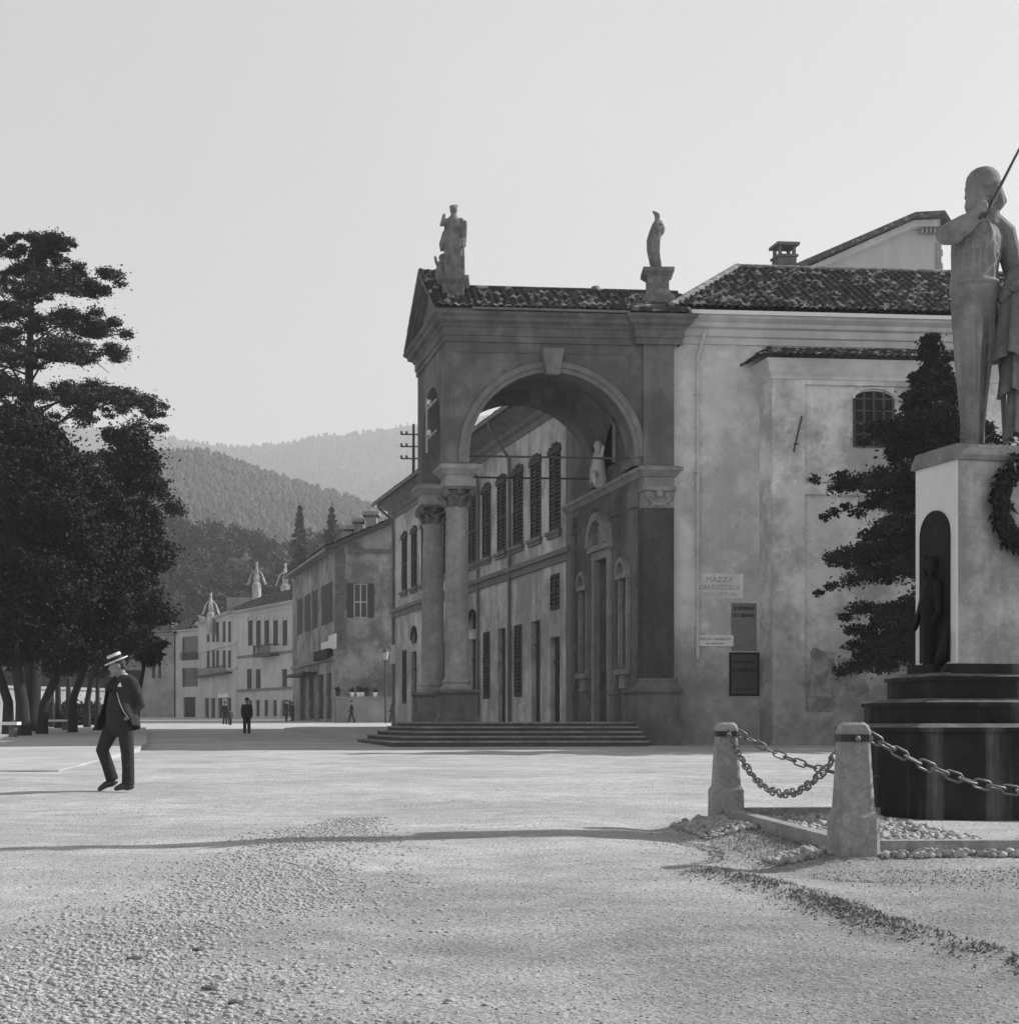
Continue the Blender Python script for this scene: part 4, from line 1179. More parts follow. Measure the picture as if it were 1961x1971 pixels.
for x in np.linspace(a, b - .05, 30): g.box(x, x + .05, .74, .79, c + .18, c + .95)
g.box(a, b, .73, .8, c + .95, c + 1.03); g.build('balcony', 'iron', cho)
a, b, c, d = pC.rect(422, 442, 1336, 1343); MB(pC.T).box(a, b, .02, .2, c, d).build('shop_board', 'white', cho)
# --- loggia house closing the view
s0 = W(270, 1392, 196).xy; s1 = W(338, 1392, 193).xy; s2 = W(388, 1392, 188).xy
pD = Plane(s1, s2 - s1); zD = gz(190) - .3; zeD = W(360, 1212, 190).z
ops = []
a, b, c, d = pD.rect(350, 381, 1225, 1271); ops.append((0, (a, b, c, d), 'glass'))
a, b, c, d = pD.rect(350, 381, 1286, 1322); ops.append((0, (a, b, c, d), 'glass'))
a, b, c, d = pD.rect(353, 376, 1342, 1381); ops.append((0, (a, b, c, d), 'door'))
dv3 = Vector((.1, 1)).normalized() * 9
lh, plD = house('loggia_house', 'narrow house at the street end with dark wide loggia openings', [tuple(s1), tuple(s2), tuple(s2 + dv3), tuple(s1 + dv3)], zD, zeD, ops, 'house_pale')
PD = plD[0][0]
g = MB(PD.T); a, b, c, d = PD.rect(348, 383, 1258, 1270)
for x in np.linspace(a, b, 16): g.box(x, x + .05, .1, .15, c, c + .9)
g.box(a, b, .08, .17, c + .9, c + 1.0); g.build('railing', 'iron', lh)
pE = Plane(s0, s1 - s0); ops = []
for X in (296, 308): 
    a, b, c, d = pE.rect(X - 3, X + 3, 1223, 1248); ops.append((0, (a, b, c, d), 'closed'))
    a, b, c, d = pE.rect(X - 3, X + 3, 1282, 1306); ops.append((0, (a, b, c, d), 'closed'))
house('quoined_house', 'grey quoined house half hidden behind the park trees', [tuple(s0), tuple(s1 + Vector((-.2, 0))), tuple(s1 + dv3 + Vector((-.2, 0))), tuple(s0 + dv3)], zD, zeD - .3, ops, 'house_grey')
# white roof statues / pinnacles
def pinnacle(X, Yt, Yb, d, wd, label):
    p = W(X, Yb, d); q = W(X, Yt, d); h = q.z - p.z
    g = MB(); g.lathe((p.x, p.y), [(wd * .9, p.z - 2.5), (wd * .9, p.z), (wd * .5, p.z + h * .12), (wd * .6, p.z + h * .3), (wd * .42, p.z + h * .55), (wd * .25, p.z + h * .78), (wd * .22, p.z + h * .82), (wd * .3, p.z + h * .9), (wd * .2, p.z + h)], 12)
    for s in (-1, 1):
        g.tube([(p.x + s * wd * .5, p.y, p.z + h * .62), (p.x + s * wd * 1.1, p.y, p.z + h * .45), (p.x + s * wd * 1.7, p.y, p.z + h * .05), (p.x + s * wd * 1.9, p.y, p.z)], [wd * .12, wd * .14, wd * .2, wd * .25], 8)
    o = g.build('roof_statue', 'wing'); tag(o, label, 'statue', None); return o
pinnacle(406, 1141, 1182, 176, .55, 'white scrolled stone figure on the corner house roof, lowest of three')
pinnacle(494, 1082, 1125, 176, .6, 'white pointed stone figure above the balcony house roof')
pinnacle(549, 1084, 1128, 172, .6, 'white cross-shaped stone figure next to the gable house eave')
ob = MB().box(*(lambda c: (c.x - 5, c.x + 8, c.y, c.y + 3, 5, c.z))(W(515, 1150, 178)))
o = ob.build('distant_chapel', 'house_grey'); tag(o, 'grey chapel block under the two white stone figures behind the roofs', 'chapel')

# garden wall / house front behind the park trees
p0 = W(-90, 1392, 100).xy; p1 = W(205, 1392, 112).xy; gp_ = Plane(p0, p1 - p0)
g = MB(gp_.T); Lg = (p1 - p0).length; zz = gz(105)
g.box(0, Lg, -.4, 0, zz - 1, zz + 2.6); g.box(-.1, Lg + .1, -.5, .1, zz + 2.6, zz + 2.8)
tag(g.build('park_wall', 'garden_wall'), 'pale garden wall behind the park tree trunks', 'wall')

# ================================================================== hills
def crest_hill(name, pts, d, d0, Y0, m, amp, seed, back=.6):
    """terrain rising steadily from distance d0 (seen at Y0) to its crest at distance d, then falling away"""
    r = np.random.default_rng(seed)
    X = np.array([p[0] for p in pts]); Y = np.array([p[1] for p in pts])
    nx = 300; xs = np.linspace(X[0], X[-1], nx); ys = np.interp(xs, X, Y)
    ny = 40; V = []
    ph = r.uniform(0, 6.28, 12); fr = r.uniform(.5, 8, 12)
    for j in range(ny + 1):
        s = j / ny
        for i in range(nx):
            nzv = sum(math.sin(fr[k] * ((xs[i] - CX) / F * 9) + ph[k] + s * fr[(k + 3) % 12] * 2.2) for k in range(12)) / 12
            wx = (xs[i] - CX) / F * d
            if s <= .7:
                q = s / .7; dd = d0 + (d - d0) * q
                Yv = Y0 + (ys[i] - Y0) * q ** .9
                z = HC - (Yv - HY) / F * dd + amp * nzv * math.sin(q * math.pi)
                wx *= (dd / d) ** .5
            else:
                q = (s - .7) / .3; dd = d * (1 + back * q)
                z = (HC - (ys[i] - HY) / F * d) * math.cos(q * math.pi / 2) ** .8
            V.append((wx, dd + nzv * d * .01, z))
    ii, jj = np.meshgrid(np.arange(ny), np.arange(nx - 1), indexing='ij'); a = (ii * nx + jj).ravel()
    V = np.array(V); o = structure(npmesh(name, V, np.stack([a, a + 1, a + 1 + nx, a + nx], 1), m, smooth=True))
    return V.reshape(ny + 1, nx, 3)
near_pts = [(-500, 920), (-100, 900), (200, 882), (316, 876), (345, 872), (385, 873), (430, 883), (455, 893), (510, 911), (560, 928), (600, 939), (640, 951), (680, 963), (720, 982), (800, 1016), (1000, 1086), (1400, 1200)]
far_pts = [(-900, 803), (-200, 818), (200, 829), (316, 841), (365, 846), (400, 854), (440, 861), (465, 864), (500, 861), (550, 858), (590, 845), (630, 838), (680, 839), (730, 833), (785, 822), (900, 803), (1200, 763), (1800, 823), (2600, 900)]
slope_pts = [(-700, 1040), (0, 1030), (250, 1035), (330, 1045), (400, 1065), (450, 1060), (500, 1075), (560, 1085), (620, 1075), (700, 1070), (800, 1090), (1000, 1120), (1500, 1200)]
Hf = crest_hill('far_hill', far_pts, 2500, 1500, 1200, 'hill_wood', 22, 5)
Hn = crest_hill('near_hill', near_pts, 950, 480, 1180, 'hill_wood', 9, 3)
Hs = crest_hill('wooded_slope', slope_pts, 330, 225, 1290, 'slope_wood', 2, 9, back=.35)

# woodland on the hills: many small tree crowns, one uncountable mass
def grid_points(grid, n, js, r, xr):
    ny, nx = grid.shape[0] - 1, grid.shape[1] - 1
    j = r.uniform(js[0], js[1], n) * ny; i = r.uniform(xr[0], xr[1], n) * nx
    j0 = np.minimum(j.astype(int), ny - 1); i0 = np.minimum(i.astype(int), nx - 1); fj = (j - j0)[:, None]; fi = (i - i0)[:, None]
    return grid[j0, i0] * (1 - fj) * (1 - fi) + grid[j0 + 1, i0] * fj * (1 - fi) + grid[j0, i0 + 1] * (1 - fj) * fi + grid[j0 + 1, i0 + 1] * fj * fi
def scatter_woods(name, grid, n, hmin, hmax, js, seed, m, ratio, xr, label):
    """tree crowns as small uneven cones and domes covering a hill"""
    r = np.random.default_rng(seed); P = grid_points(grid, n, js, r, xr)
    w_ = 9 / (P[:, 1].mean()); ptn = np.sin(P[:, 0] * w_ * 3 + 1.2 * np.sin(P[:, 1] * w_ * 4)) + np.sin(P[:, 1] * w_ * 7 + P[:, 0] * w_ * 2) + .7 * np.sin(P[:, 0] * w_ * 9)
    P = P[r.uniform(0, 1, n) < np.clip(.8 + .4 * ptn, .12, 1)]; n = len(P)
    con = r.uniform(0, 1, n) < ratio; h = r.uniform(hmin, hmax, n) * np.where(con, 1.25, 1); rad = h * np.where(con, r.uniform(.18, .26, n), r.uniform(.32, .48, n))
    k = 6; profc = [(.9, .0), (.75, .3), (.5, .55), (.28, .8), (.03, 1.)]; profd = [(.5, .0), (1., .3), (.95, .6), (.55, .88), (.05, 1.)]
    R_ = np.array([[p[0] for p in profc], [p[0] for p in profd]]); Z_ = np.array([[p[1] for p in profc], [p[1] for p in profd]])
    sel = np.where(con, 0, 1); an = (np.arange(k) / k * 6.2832)[None, None, :] + r.uniform(0, 6.28, n)[:, None, None]
    jit = r.uniform(.6, 1.3, (n, 5, k)); rr = R_[sel][:, :, None] * rad[:, None, None] * jit
    X = P[:, 0][:, None, None] + rr * np.cos(an); Y = P[:, 1][:, None, None] + rr * np.sin(an)
    Z = P[:, 2][:, None, None] + h[:, None, None] * (Z_[sel][:, :, None] * r.uniform(.9, 1.1, (n, 5, k)) - .08)
    V = np.stack([X, Y, Z], -1).reshape(-1, 3)
    base = []
    for a in range(4):
        for t in range(k):
            u = (t + 1) % k; base.append((a * k + t, a * k + u, (a + 1) * k + u, (a + 1) * k + t))
    Fq = (np.array(base)[None] + (np.arange(n) * 5 * k)[:, None, None]).reshape(-1, 4)
    tag(npmesh(name, V, Fq, m), label, 'woodland', None, 'stuff')
scatter_woods('hill_woodland', Hn, 24000, 2.6, 5.6, (.0, .74), 11, 'hill_wood', .3, (.15, .80), 'woodland covering the nearer hill')
scatter_woods('far_hill_woodland', Hf, 14000, 5, 10, (.1, .72), 12, 'hill_wood', .2, (.25, .62), 'woodland on the farther hazy hill')
def leafy_slope():
    r = np.random.default_rng(77); n = 430; P = grid_points(Hs, n, (.05, .78), r, (.2, .78)); pts = []
    for p in P:
        h = r.uniform(5, 9.5); rd = h * r.uniform(.3, .45); 
        for q in range(5):
            c = p + np.array([r.normal(0, rd * .35), r.normal(0, rd * .35), h * r.uniform(.3, .9)])
            pts.append(blob_points(c, (rd * .55, rd * .55, h * .16), 85, .3))
    V, Fq = leaves(np.concatenate(pts), .42)
    tag(npmesh('slope_woodland', V, Fq, 'slope_wood'), 'dark wood on the lower slope right behind the street houses', 'woodland', None, 'stuff')
leafy_slope()

# ================================================================== trees
def conifer_tall(name, X, d, Yb, Yt, wpx, label, cat='conifer', n=26, m='slope_wood', seed=1):
    r = random.Random(seed)
    p = W(X, Yb, d); q = W(X, Yt, d); H = q.z - p.z; Wd = wpx / F * d
    th = thing(name, p, label, cat)
    MB().tube([p, p.lerp(q, .5), q], [H * .016, H * .01, .03], 7).build('trunk', 'bark', th)
    pts = []
    for k in range(n):
        s = (k + r.uniform(-.2, .2)) / n; z = p.z + H * (.06 + .92 * s); rad = Wd * (1 - s) ** 1.05 + .08
        for b in range(8):
            an = r.random() * 6.28; rl = rad * r.uniform(.4, 1.2)
            for t in np.linspace(.1, 1, 6):
                c = (p.x + rl * t * math.cos(an), p.y + rl * t * math.sin(an), z - rl * t * .45)
                pts.append(blob_points(c, (rl * .2 + .12, rl * .2 + .12, .16 + .012 * H), 9, .1))
    V, Fq = leaves(np.concatenate(pts), .14 + H * .006, .5)
    npmesh('crown', V, Fq, m, th)
conifer_tall('fir_tree', 577, 215, 1230, 966, 46, 'tall pointed fir on the slope above the balcony house')
conifer_tall('fir_tree', 638, 220, 1230, 968, 54, 'pointed fir on the slope right behind the gable house chimneys', seed=4)

def broad_tree(name, X, d, Yt, Yc, wpx, trunk, label, seed, m='leaf_mid', cat='tree', dens=1.0, trunkX=None, nbl=26, leaf=.085, bare=False, group=None, lean=0.0, th_=None):
    r = random.Random(seed)
    zb = gz(d) + .1 - .1
    top = W(X, Yt, d).z; cb = W(X, Yc, d).z; Rx = wpx / F * d; cx = W(X, 0, d).x
    tx = W(trunkX, 0, d).x if trunkX is not None else cx
    th = thing(name, (tx, d, zb), label, cat, group)
    g = MB(); zm = cb + (top - cb) * .35
    g.tube([(tx, d, zb - .2), (tx + lean * .3, d, zb + (cb - zb) * .5), (tx + (cx - tx) * .25 + lean, d, cb), (tx + (cx - tx) * .7 + lean, d, zm), (cx, d, top - (top - cb) * .15)], [trunk * .85, trunk * .6, trunk * .5, trunk * .35, .05], 9)
    for k in range(9):
        an = 6.28 * k / 9 + r.random(); z = cb + (top - cb) * r.uniform(0, .6); L_ = Rx * r.uniform(.6, .9)
        g.tube([(tx + (cx - tx) * .5, d, z), (cx + L_ * .5 * math.cos(an), d + L_ * .5 * math.sin(an), z + L_ * .25), (cx + L_ * math.cos(an), d + L_ * math.sin(an), z + L_ * .4)], [trunk * .4, trunk * .22, .03], 6)
    g.build('trunk', 'bark', th, 60)
    H = top - cb; pts = []
    for k in range(int(nbl * 2.6)):
        ph = r.uniform(-1, 1); an = r.uniform(0, 6.28)
        s = math.sqrt(max(0, 1 - abs(ph) ** 1.7))
        rr = Rx * s * r.uniform(.35, .92)
        c = (cx + rr * math.cos(an), d + rr * math.sin(an) * .85, cb + H * (.5 + .44 * ph))
        q_ = r.uniform(.17, .36); br = (Rx * q_ * r.uniform(.8, 1.3), Rx * q_, Rx * q_ * r.uniform(.5, .8))
        pts.append(blob_points(c, br, int(620 * dens * 1.5 * (q_ / .26) ** 2), .25))
    V, Fq = leaves(np.concatenate(pts), leaf, .8)
    npmesh('crown', V, Fq, m, th)
    return th
G1 = 'park trees in a row on the left'
broad_tree('park_tree', 30, 57, 772, 1285, 160, .42, 'massive dark round-topped park tree below the tall pine', 1, 'leaf_dark', dens=2.3, trunkX=46, nbl=46, group=G1, lean=-.2)
broad_tree('park_tree', 140, 61, 885, 1300, 118, .34, 'dark park tree between the round-topped tree and the street', 2, 'leaf_dark', dens=2.2, trunkX=80, nbl=38, group=G1, lean=.3)
broad_tree('park_tree', 238, 65, 800, 1280, 100, .30, 'ragged-edged park tree rising highest at the street side', 3, 'leaf_mid', dens=1.25, trunkX=140, nbl=30, group=G1)
broad_tree('park_tree', 285, 74, 985, 1290, 46, .22, 'low thin-leaved park tree nearest the street houses', 4, 'leaf_mid', dens=.9, trunkX=262, nbl=22, group=G1, lean=.2)
broad_tree('park_tree', -70, 60, 800, 1285, 130, .34, 'park tree cut by the left picture edge with dark trunk', 5, 'leaf_dark', dens=1.8, trunkX=16, nbl=30, group=G1)
broad_tree('park_tree', 205, 84, 1010, 1300, 60, .28, 'lower park tree standing just behind the walking man', 6, 'leaf_dark', dens=1.6, trunkX=168, nbl=24, group=G1)
broad_tree('park_tree', 110, 80, 1000, 1315, 60, .28, 'deep-shaded park tree in the middle of the trunks', 8, 'leaf_dark', dens=1.6, trunkX=112, nbl=24, group=G1)
for X, d, Yt, wpx, tr, sd, lab in ((66, 88, 1020, 44, .26, 11, 'slim dark tree in the second park row, behind the bench'), (100, 92, 1030, 40, .24, 12, 'slim dark tree in the second park row, its trunk between two pale gaps'), (132, 90, 1030, 42, .28, 13, 'slim dark tree in the second park row, third from the left edge'), (188, 95, 1050, 44, .25, 14, 'slim dark tree in the second park row, hidden mostly by the walking man')):
    broad_tree('park_tree', X, d, Yt, 1310, wpx, tr, lab, sd, 'leaf_dark', dens=1.0, trunkX=X, nbl=18, group=G1)
hp0 = W(60, 1392, 98).xy; hp1 = W(222, 1392, 106).xy
pts = []
for q in range(90):
    c = hp0.lerp(hp1, q / 89); pts.append(blob_points((c.x, c.y - 1, gz(c.y) + .7), (.6, .5, .8), 130, .2))
V, Fq = leaves(np.concatenate(pts), .14); hd_ = npmesh('hedge', V, Fq, 'leaf_dark'); tag(hd_, 'dark clipped hedge along the foot of the pale garden wall', 'hedge')
# tall pine
def pine():
    d = 68; r = random.Random(8)
    b, t = W(58, 1420, d), W(62, 446, d)
    th = thing('pine_tree', (b.x, d, gz(d)), 'tall old pine with sparse layered branches towering over the park', 'pine tree', None)
    ax = lambda s: Vector((b.x + (t.x - b.x) * s + .12 * math.sin(s * 7), d, gz(d) - .2 + (t.z - gz(d)) * s))
    g = MB(); g.tube([ax(s) for s in np.linspace(0, 1, 14)], [.42 * (1 - s) ** .8 + .04 for s in np.linspace(0, 1, 14)], 9)
    pts = []
    H = t.z - gz(d)
    nb = 48
    for k in range(nb):
        s = .50 + .49 * (k / nb) ** .9
        Rm = np.interp(s, [.5, .62, .72, .80, .88, .94, 1], [7.0, 7.0, 6.3, 5.6, 3.9, 3.2, .8])
        an = k * 2.4 + r.uniform(-.3, .3); Lb = Rm * r.uniform(.72, 1.05)
        p0 = ax(s); up = r.uniform(.1, .75)
        dirv = Vector((math.cos(an), math.sin(an), 0))
        P = [p0 + dirv * (Lb * q) + Vector((0, 0, Lb * (up * q - .32 * q * q * q))) for q in (0, .3, .6, .85, 1)]
        g.tube(P, [.13 * (1.15 - s), .10 * (1.15 - s), .07 * (1.1 - s) + .01, .025, .012], 6)
        for q in np.linspace(.42, 1.0, 6):
            c = p0 + dirv * (Lb * q) + Vector((r.uniform(-.5, .5), r.uniform(-.5, .5), Lb * (up * q - .32 * q ** 3) + r.uniform(-.1, .25)))
            if r.random() < .88:
                br = r.uniform(.34, .74) * (1 if s < .9 else .7)
                pts.append(blob_points(c, (br, br, br * .62), int(360 * br / .5), .15))
                for _ in range(2):
                    sd = Vector((-dirv.y, dirv.x, 0)) * r.uniform(-1, 1) * Lb * .26
                    pts.append(blob_points(c + sd - Vector((0, 0, abs(sd.length) * .25)), (br * .7, br * .7, br * .3), int(200 * br / .5), .15))
    g.build('trunk', 'bark', th, 60)
    V, Fq = leaves(np.concatenate(pts), .065, .6)
    npmesh('crown', V, Fq, 'leaf_pine', th)
pine()
# cedar in front of the nave annex
def cedar():
    d = 41.5; r = random.Random(5)
    b, t = W(1795, 1400, d), W(1792, 652, d)
    zb = gz(d)
    th = thing('cedar_tree', (b.x, d, zb), 'dark conifer with level drooping branches between the church wall and the monument', 'conifer')
    H = t.z - zb
    g = MB(); g.tube([(b.x, d, zb - .2), (b.x, d, zb + H * .5), (t.x, d, t.z)], [.22, .13, .02], 8)
    pts = []
    lev = [(.24, 1.9, .1), (.28, 2.5, .05), (.33, 2.7, .0), (.44, 2.6, -.05), (.49, 3.2, -.05), (.525, 2.3, -.1), (.61, 2.55, 0), (.645, 2.7, -.05), (.72, 1.3, 0), (.765, 1.9, 0), (.79, 1.5, 0), (.84, .75, 0), (.875, .8, 0), (.915, .42, 0), (.955, .3, 0), (.985, .12, 0)]
    K = d / 33.5
    for q in range(60):
        s_ = .2 + .7 * q / 60; rc = K * max(.08, 1.05 * (1 - s_) ** 1.1)
        pts.append(blob_points((b.x, d, zb + H * s_), (rc * .8, rc * .8, .25), 260, .2))
    for s, rad, dr in lev:
        nb = 12 if s < .8 else 7
        for k in range(nb):
            an = 6.28 * k / nb + r.uniform(-.3, .3); Lb = K * rad * r.uniform(.45, 1.1)
            dv = Vector((math.cos(an), math.sin(an), 0)); p0 = Vector((b.x, d, zb + H * (s + r.uniform(-.012, .012))))
            ri = r.uniform(.05, .3)
            f = lambda q: p0 + dv * (Lb * q) + Vector((0, 0, Lb * (ri * q - (.28 + dr) * q * q)))
            g.tube([f(0), f(.5), f(1)], [.05, .03, .01], 5)
            for q in np.linspace(.15, 1, 8):
                br = K * r.uniform(.16, .36) * (1.2 - q * .5) * min(1, .3 + rad * .5)
                c = f(q) + Vector((r.uniform(-.16, .16), r.uniform(-.2, .2), r.uniform(-.12, .14)))
                pts.append(blob_points(c, (br * 1.15, br * 1.15, br * .7), int(620 * br), .1))
    g.build('trunk', 'bark', th, 60)
    V, Fq = leaves(np.concatenate(pts), .062, .8, .1)
    npmesh('crown', V, Fq, 'leaf_dark', th)
cedar()
# bench
bp = W(15, 1424, 54); zb = gz(54) + .13
th = thing('park_bench', (bp.x, bp.y, zb), 'pale stone slab bench on dark supports at the left picture edge', 'bench')
MB().box(bp.x - 1.0, bp.x + .42, bp.y - .25, bp.y + .25, zb + .44, zb + .56).build('seat', 'white', th)
for x in (bp.x - .75, bp.x + .2): MB().box(x - .1, x + .1, bp.y - .2, bp.y + .2, zb, zb + .44).build('leg', 'stone_dark', th)
p2_ = W(105, 1405, 72); zb2 = gz(72) + .13
th = thing('park_bench', (p2_.x, p2_.y, zb2), 'small far bench seat under the park trees', 'bench')
MB().box(p2_.x - .7, p2_.x + .7, p2_.y - .25, p2_.y + .25, zb2 + .42, zb2 + .52).build('seat', 'white', th)
for x in (p2_.x - .5, p2_.x + .5): MB().box(x - .08, x + .08, p2_.y - .2, p2_.y + .2, zb2, zb2 + .42).build('leg', 'stone_dark', th)
# ================================================================== monument
MC = Vector((4.68, 13.88)); MU = Vector((.975, .22)).normalized(); MV = Vector((-.311, .95)).normalized()
def MT(a, b, z):
    q = MC + MU * a + MV * b
    return (q.x, q.y, z)
mon = thing('monument_pedestal', MT(0, 0, .05), 'stepped dark stone pedestal with white dado carrying the large statue', 'monument')
def step_block(a, b, z0, z1, bev, m, name):
    g = MB(MT); k = bev
    g.box(-a + k, a - k, -b + k, b - k, z0, z1 - .07)
    g.frustum(-a, a, -b, b, z1 - .07, -a, a, -b, b, z1 - .03)
    o = g.build(name, m, mon)
    g = MB(MT); g.frustum(-a, a, -b, b, z1 - .03, -a + .1, a - .1, -b + .1, b - .1, z1 + .006); g.build('lit_worn_edge', 'lit_worn_edge', o)
    return o
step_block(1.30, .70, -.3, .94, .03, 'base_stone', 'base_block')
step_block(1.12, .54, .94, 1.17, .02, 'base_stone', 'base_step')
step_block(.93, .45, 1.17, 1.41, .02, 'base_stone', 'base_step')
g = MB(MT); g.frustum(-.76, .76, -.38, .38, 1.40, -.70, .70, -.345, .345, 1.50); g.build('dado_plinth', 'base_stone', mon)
DZ0, DZ1 = 1.5, 3.385; da, db = .675, .327
g = MB(MT); g.box(-da + .015, da - .015, -db, db, DZ0, DZ1); g.build('dado', 'dado', mon)
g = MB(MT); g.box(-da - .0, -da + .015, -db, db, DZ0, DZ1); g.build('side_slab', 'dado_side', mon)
g = MB(MT); g.box(-da - .03, da + .03, -db - .03, db + .03, DZ1, DZ1 + .05); g.frustum(-da - .03, da + .03, -db - .03, db + .03, DZ1 + .05, -da - .0, da, -db, db, DZ1 + .15)
g.build('cap', 'statue', mon)
# bronze relief with standing figure on the left face
def ML(b, o, z):          # local on the left face: along depth, outward, up
    return MT(-da - o, b, z)
g = MB(ML)
aw = .235; zs_ = 2.72
g.prism([(-aw, 1.52), (aw, 1.52), (aw, zs_)] + [(aw * math.cos(math.pi * i / 14), zs_ + aw * 1.0 * math.sin(math.pi * i / 14)) for i in range(1, 14)] + [(-aw, zs_)], .0, .02)
rel = g.build('bronze_relief', 'bronze', mon)
g = MB()
def m3(b, o, z): return Vector(ML(b, o * .55 + .005, z))
g.tube([m3(.02, .05, 1.50), m3(.02, .06, 1.75), m3(.0, .07, 2.1), m3(-.01, .06, 2.3)], [(.085, .06), (.09, .06), (.11, .07), (.07, .05)], 10, rnd=True)
g.ell(m3(-.01, .08, 2.44), (.065, .065, .085), 10, 8)
g.tube([m3(.08, .06, 2.25), m3(.15, .12, 2.0), m3(.16, .2, 1.85)], [.045, .035, .03], 8, rnd=True)
g.tube([m3(-.1, .06, 2.25), m3(-.14, .1, 2.0), m3(-.1, .16, 1.9)], [.045, .035, .03], 8, rnd=True)
g.tube([m3(.12, .04, 1.5), m3(.12, .05, 2.55)], [.018, .014], 6)
g.tube([m3(-.12, .06, 1.5), m3(-.2, .10, 1.62), m3(-.24, .1, 1.8)], [.06, .05, .02], 8, rnd=True)
rf = g.build('relief_figure', 'bronze', rel); remesh(rf, .012, 3)
g = MB(ML); g.box(-.17, .26, .0, .13, 1.42, 1.50); g.build('relief_ledge', 'bronze', rel)
# wreath hanging on the front
wc = Vector(MT(.12, -db - .06, 2.98))
mu3 = Vector((MU.x, MU.y, 0)); fn = Vector((MU.y, -MU.x, 0))
g = MB(); rw = .40
ring = [wc + mu3 * (rw * math.cos(t)) + Vector((0, 0, rw * 1.08 * math.sin(t))) for t in np.linspace(0, 6.283, 40)]
g.tube(ring, .055, 8)
pts = []; nrm = []
Vs = []; Fs = []
rr = random.Random(4)
for k in range(900):
    t = rr.uniform(0, 6.283); c = wc + mu3 * (rw * math.cos(t)) + Vector((0, 0, rw * 1.08 * math.sin(t)))
    rad = (mu3 * math.cos(t) + Vector((0, 0, math.sin(t)))); tan = (-mu3 * math.sin(t) + Vector((0, 0, math.cos(t))))
    o = rad * rr.uniform(-.09, .10) + fn * rr.uniform(-.02, .09)
    dr = (tan * rr.uniform(.4, 1) + rad * rr.uniform(-.9, .9) + fn * rr.uniform(-.3, .5)).normalized() * rr.uniform(.05, .085)
    sd = dr.cross(fn).normalized() * .02
    b = len(Vs); p = c + o
    Vs += [p - dr * .4, p + sd, p + dr, p - sd]; Fs.append((b, b + 1, b + 2, b + 3))
g.add(Vs, Fs)
tag(g.build('laurel_wreath', 'leaf_dark'), 'dark laurel wreath hung on the front of the pedestal', 'wreath')

# ---- statue: local frame x = picture right, y = depth away, z up
ST = Vector((0, 0, DZ1 + .15)); SX0 = 1905; SD = 13.8
sk = SD / F
def sp(X, Y, y=0.0):
    return Vector(((X - CX) * sk, SD + y, ST.z + (848 - Y) * sk))
stat = thing('statue', sp(1890, 848), 'over-life-size stone statue of a bearded capped man holding a sword at his chin', 'statue')
g = MB()
ref = (1, 0, 0)
TS = [(560, 1876, .205, .18, .02), (538, 1876, .232, .205, .02), (500, 1877, .218, .195, .02), (470, 1879, .232, .20, .02), (440, 1882, .243, .195, .02), (420, 1885, .225, .165, .03), (407, 1890, .165, .13, .03), (396, 1896, .105, .1, .03)]
def front(X, Y, out=.0, fz=1.0):
    """point on the front of the shirt"""
    ys = [t[0] for t in TS][::-1]
    c, ra, rb, yo = (float(np.interp(Y, ys, [t[k] for t in TS][::-1])) for k in (1, 2, 3, 4))
    u = max(-.97, min(.97, (X - c) * sk / ra))
    return sp(X, Y, yo - rb * math.sqrt(1 - u * u) * fz - out)
# trousers: two wide legs, his right one in front
LA = [(560, 1864, .165, .17, .0), (610, 1859, .138, .155, -.04), (680, 1857, .115, .13, -.07), (750, 1859, .094, .115, -.08), (800, 1861, .080, .10, -.07), (838, 1862, .080, .105, -.06)]
LB = [(560, 1890, .145, .165, .05), (610, 1894, .120, .15, .08), (680, 1893, .105, .13, .11), (750, 1889, .090, .115, .13), (800, 1887, .078, .10, .13), (838, 1887, .076, .10, .13)]
for Lg_ in (LA, LB): g.tube([sp(x, y, o) for y, x, ra, rb, o in Lg_], [(ra, rb) for y, x, ra, rb, o in Lg_], 18, ref, True)
def legf(Lg_, X, Y, out=0.):
    ys = [t[0] for t in Lg_]; c, ra, rb, yo = (float(np.interp(Y, ys, [t[k] for t in Lg_])) for k in (1, 2, 3, 4))
    u = max(-.97, min(.97, (X - c) * sk / ra)); return sp(X, Y, yo - rb * math.sqrt(1 - u * u) - out)
for Lg_, fl in ((LA, ((1846, 575, 1848, 700, 1856, 830), (1868, 590, 1870, 700, 1868, 832), (1857, 600, 1858, 720, 1862, 820), (1874, 575, 1874, 640, 1868, 720))), (LB, ((1898, 575, 1900, 700, 1892, 828), (1886, 660, 1884, 740, 1883, 828), (1908, 590, 1906, 660, 1900, 740)))):
    for x0, y0, x1, y1, x2, y2 in fl: g.tube([legf(Lg_, x0, y0, -.012), legf(Lg_, (x0 + x1) / 2 + 1.5, (y0 + y1) / 2, .012), legf(Lg_, x1, y1, .018), legf(Lg_, (x1 + x2) / 2 - 1.5, (y1 + y2) / 2, .015), legf(Lg_, x2, y2, -.004)], [.016, .022, .024, .022, .018], 7, rnd=True)
for y in (815, 826): g.tube([legf(LA, 1842, y, 0), legf(LA, 1857, y + 6, .008), legf(LA, 1872, y, 0)], [.012, .018, .012], 6, rnd=True)
# shoes
g.tube([sp(1868, 843, .02), sp(1853, 844, -.2)], [.066, .052], 8, rnd=True); g.tube([sp(1892, 843, .1), sp(1902, 844, -.08)], [.062, .05], 8, rnd=True)
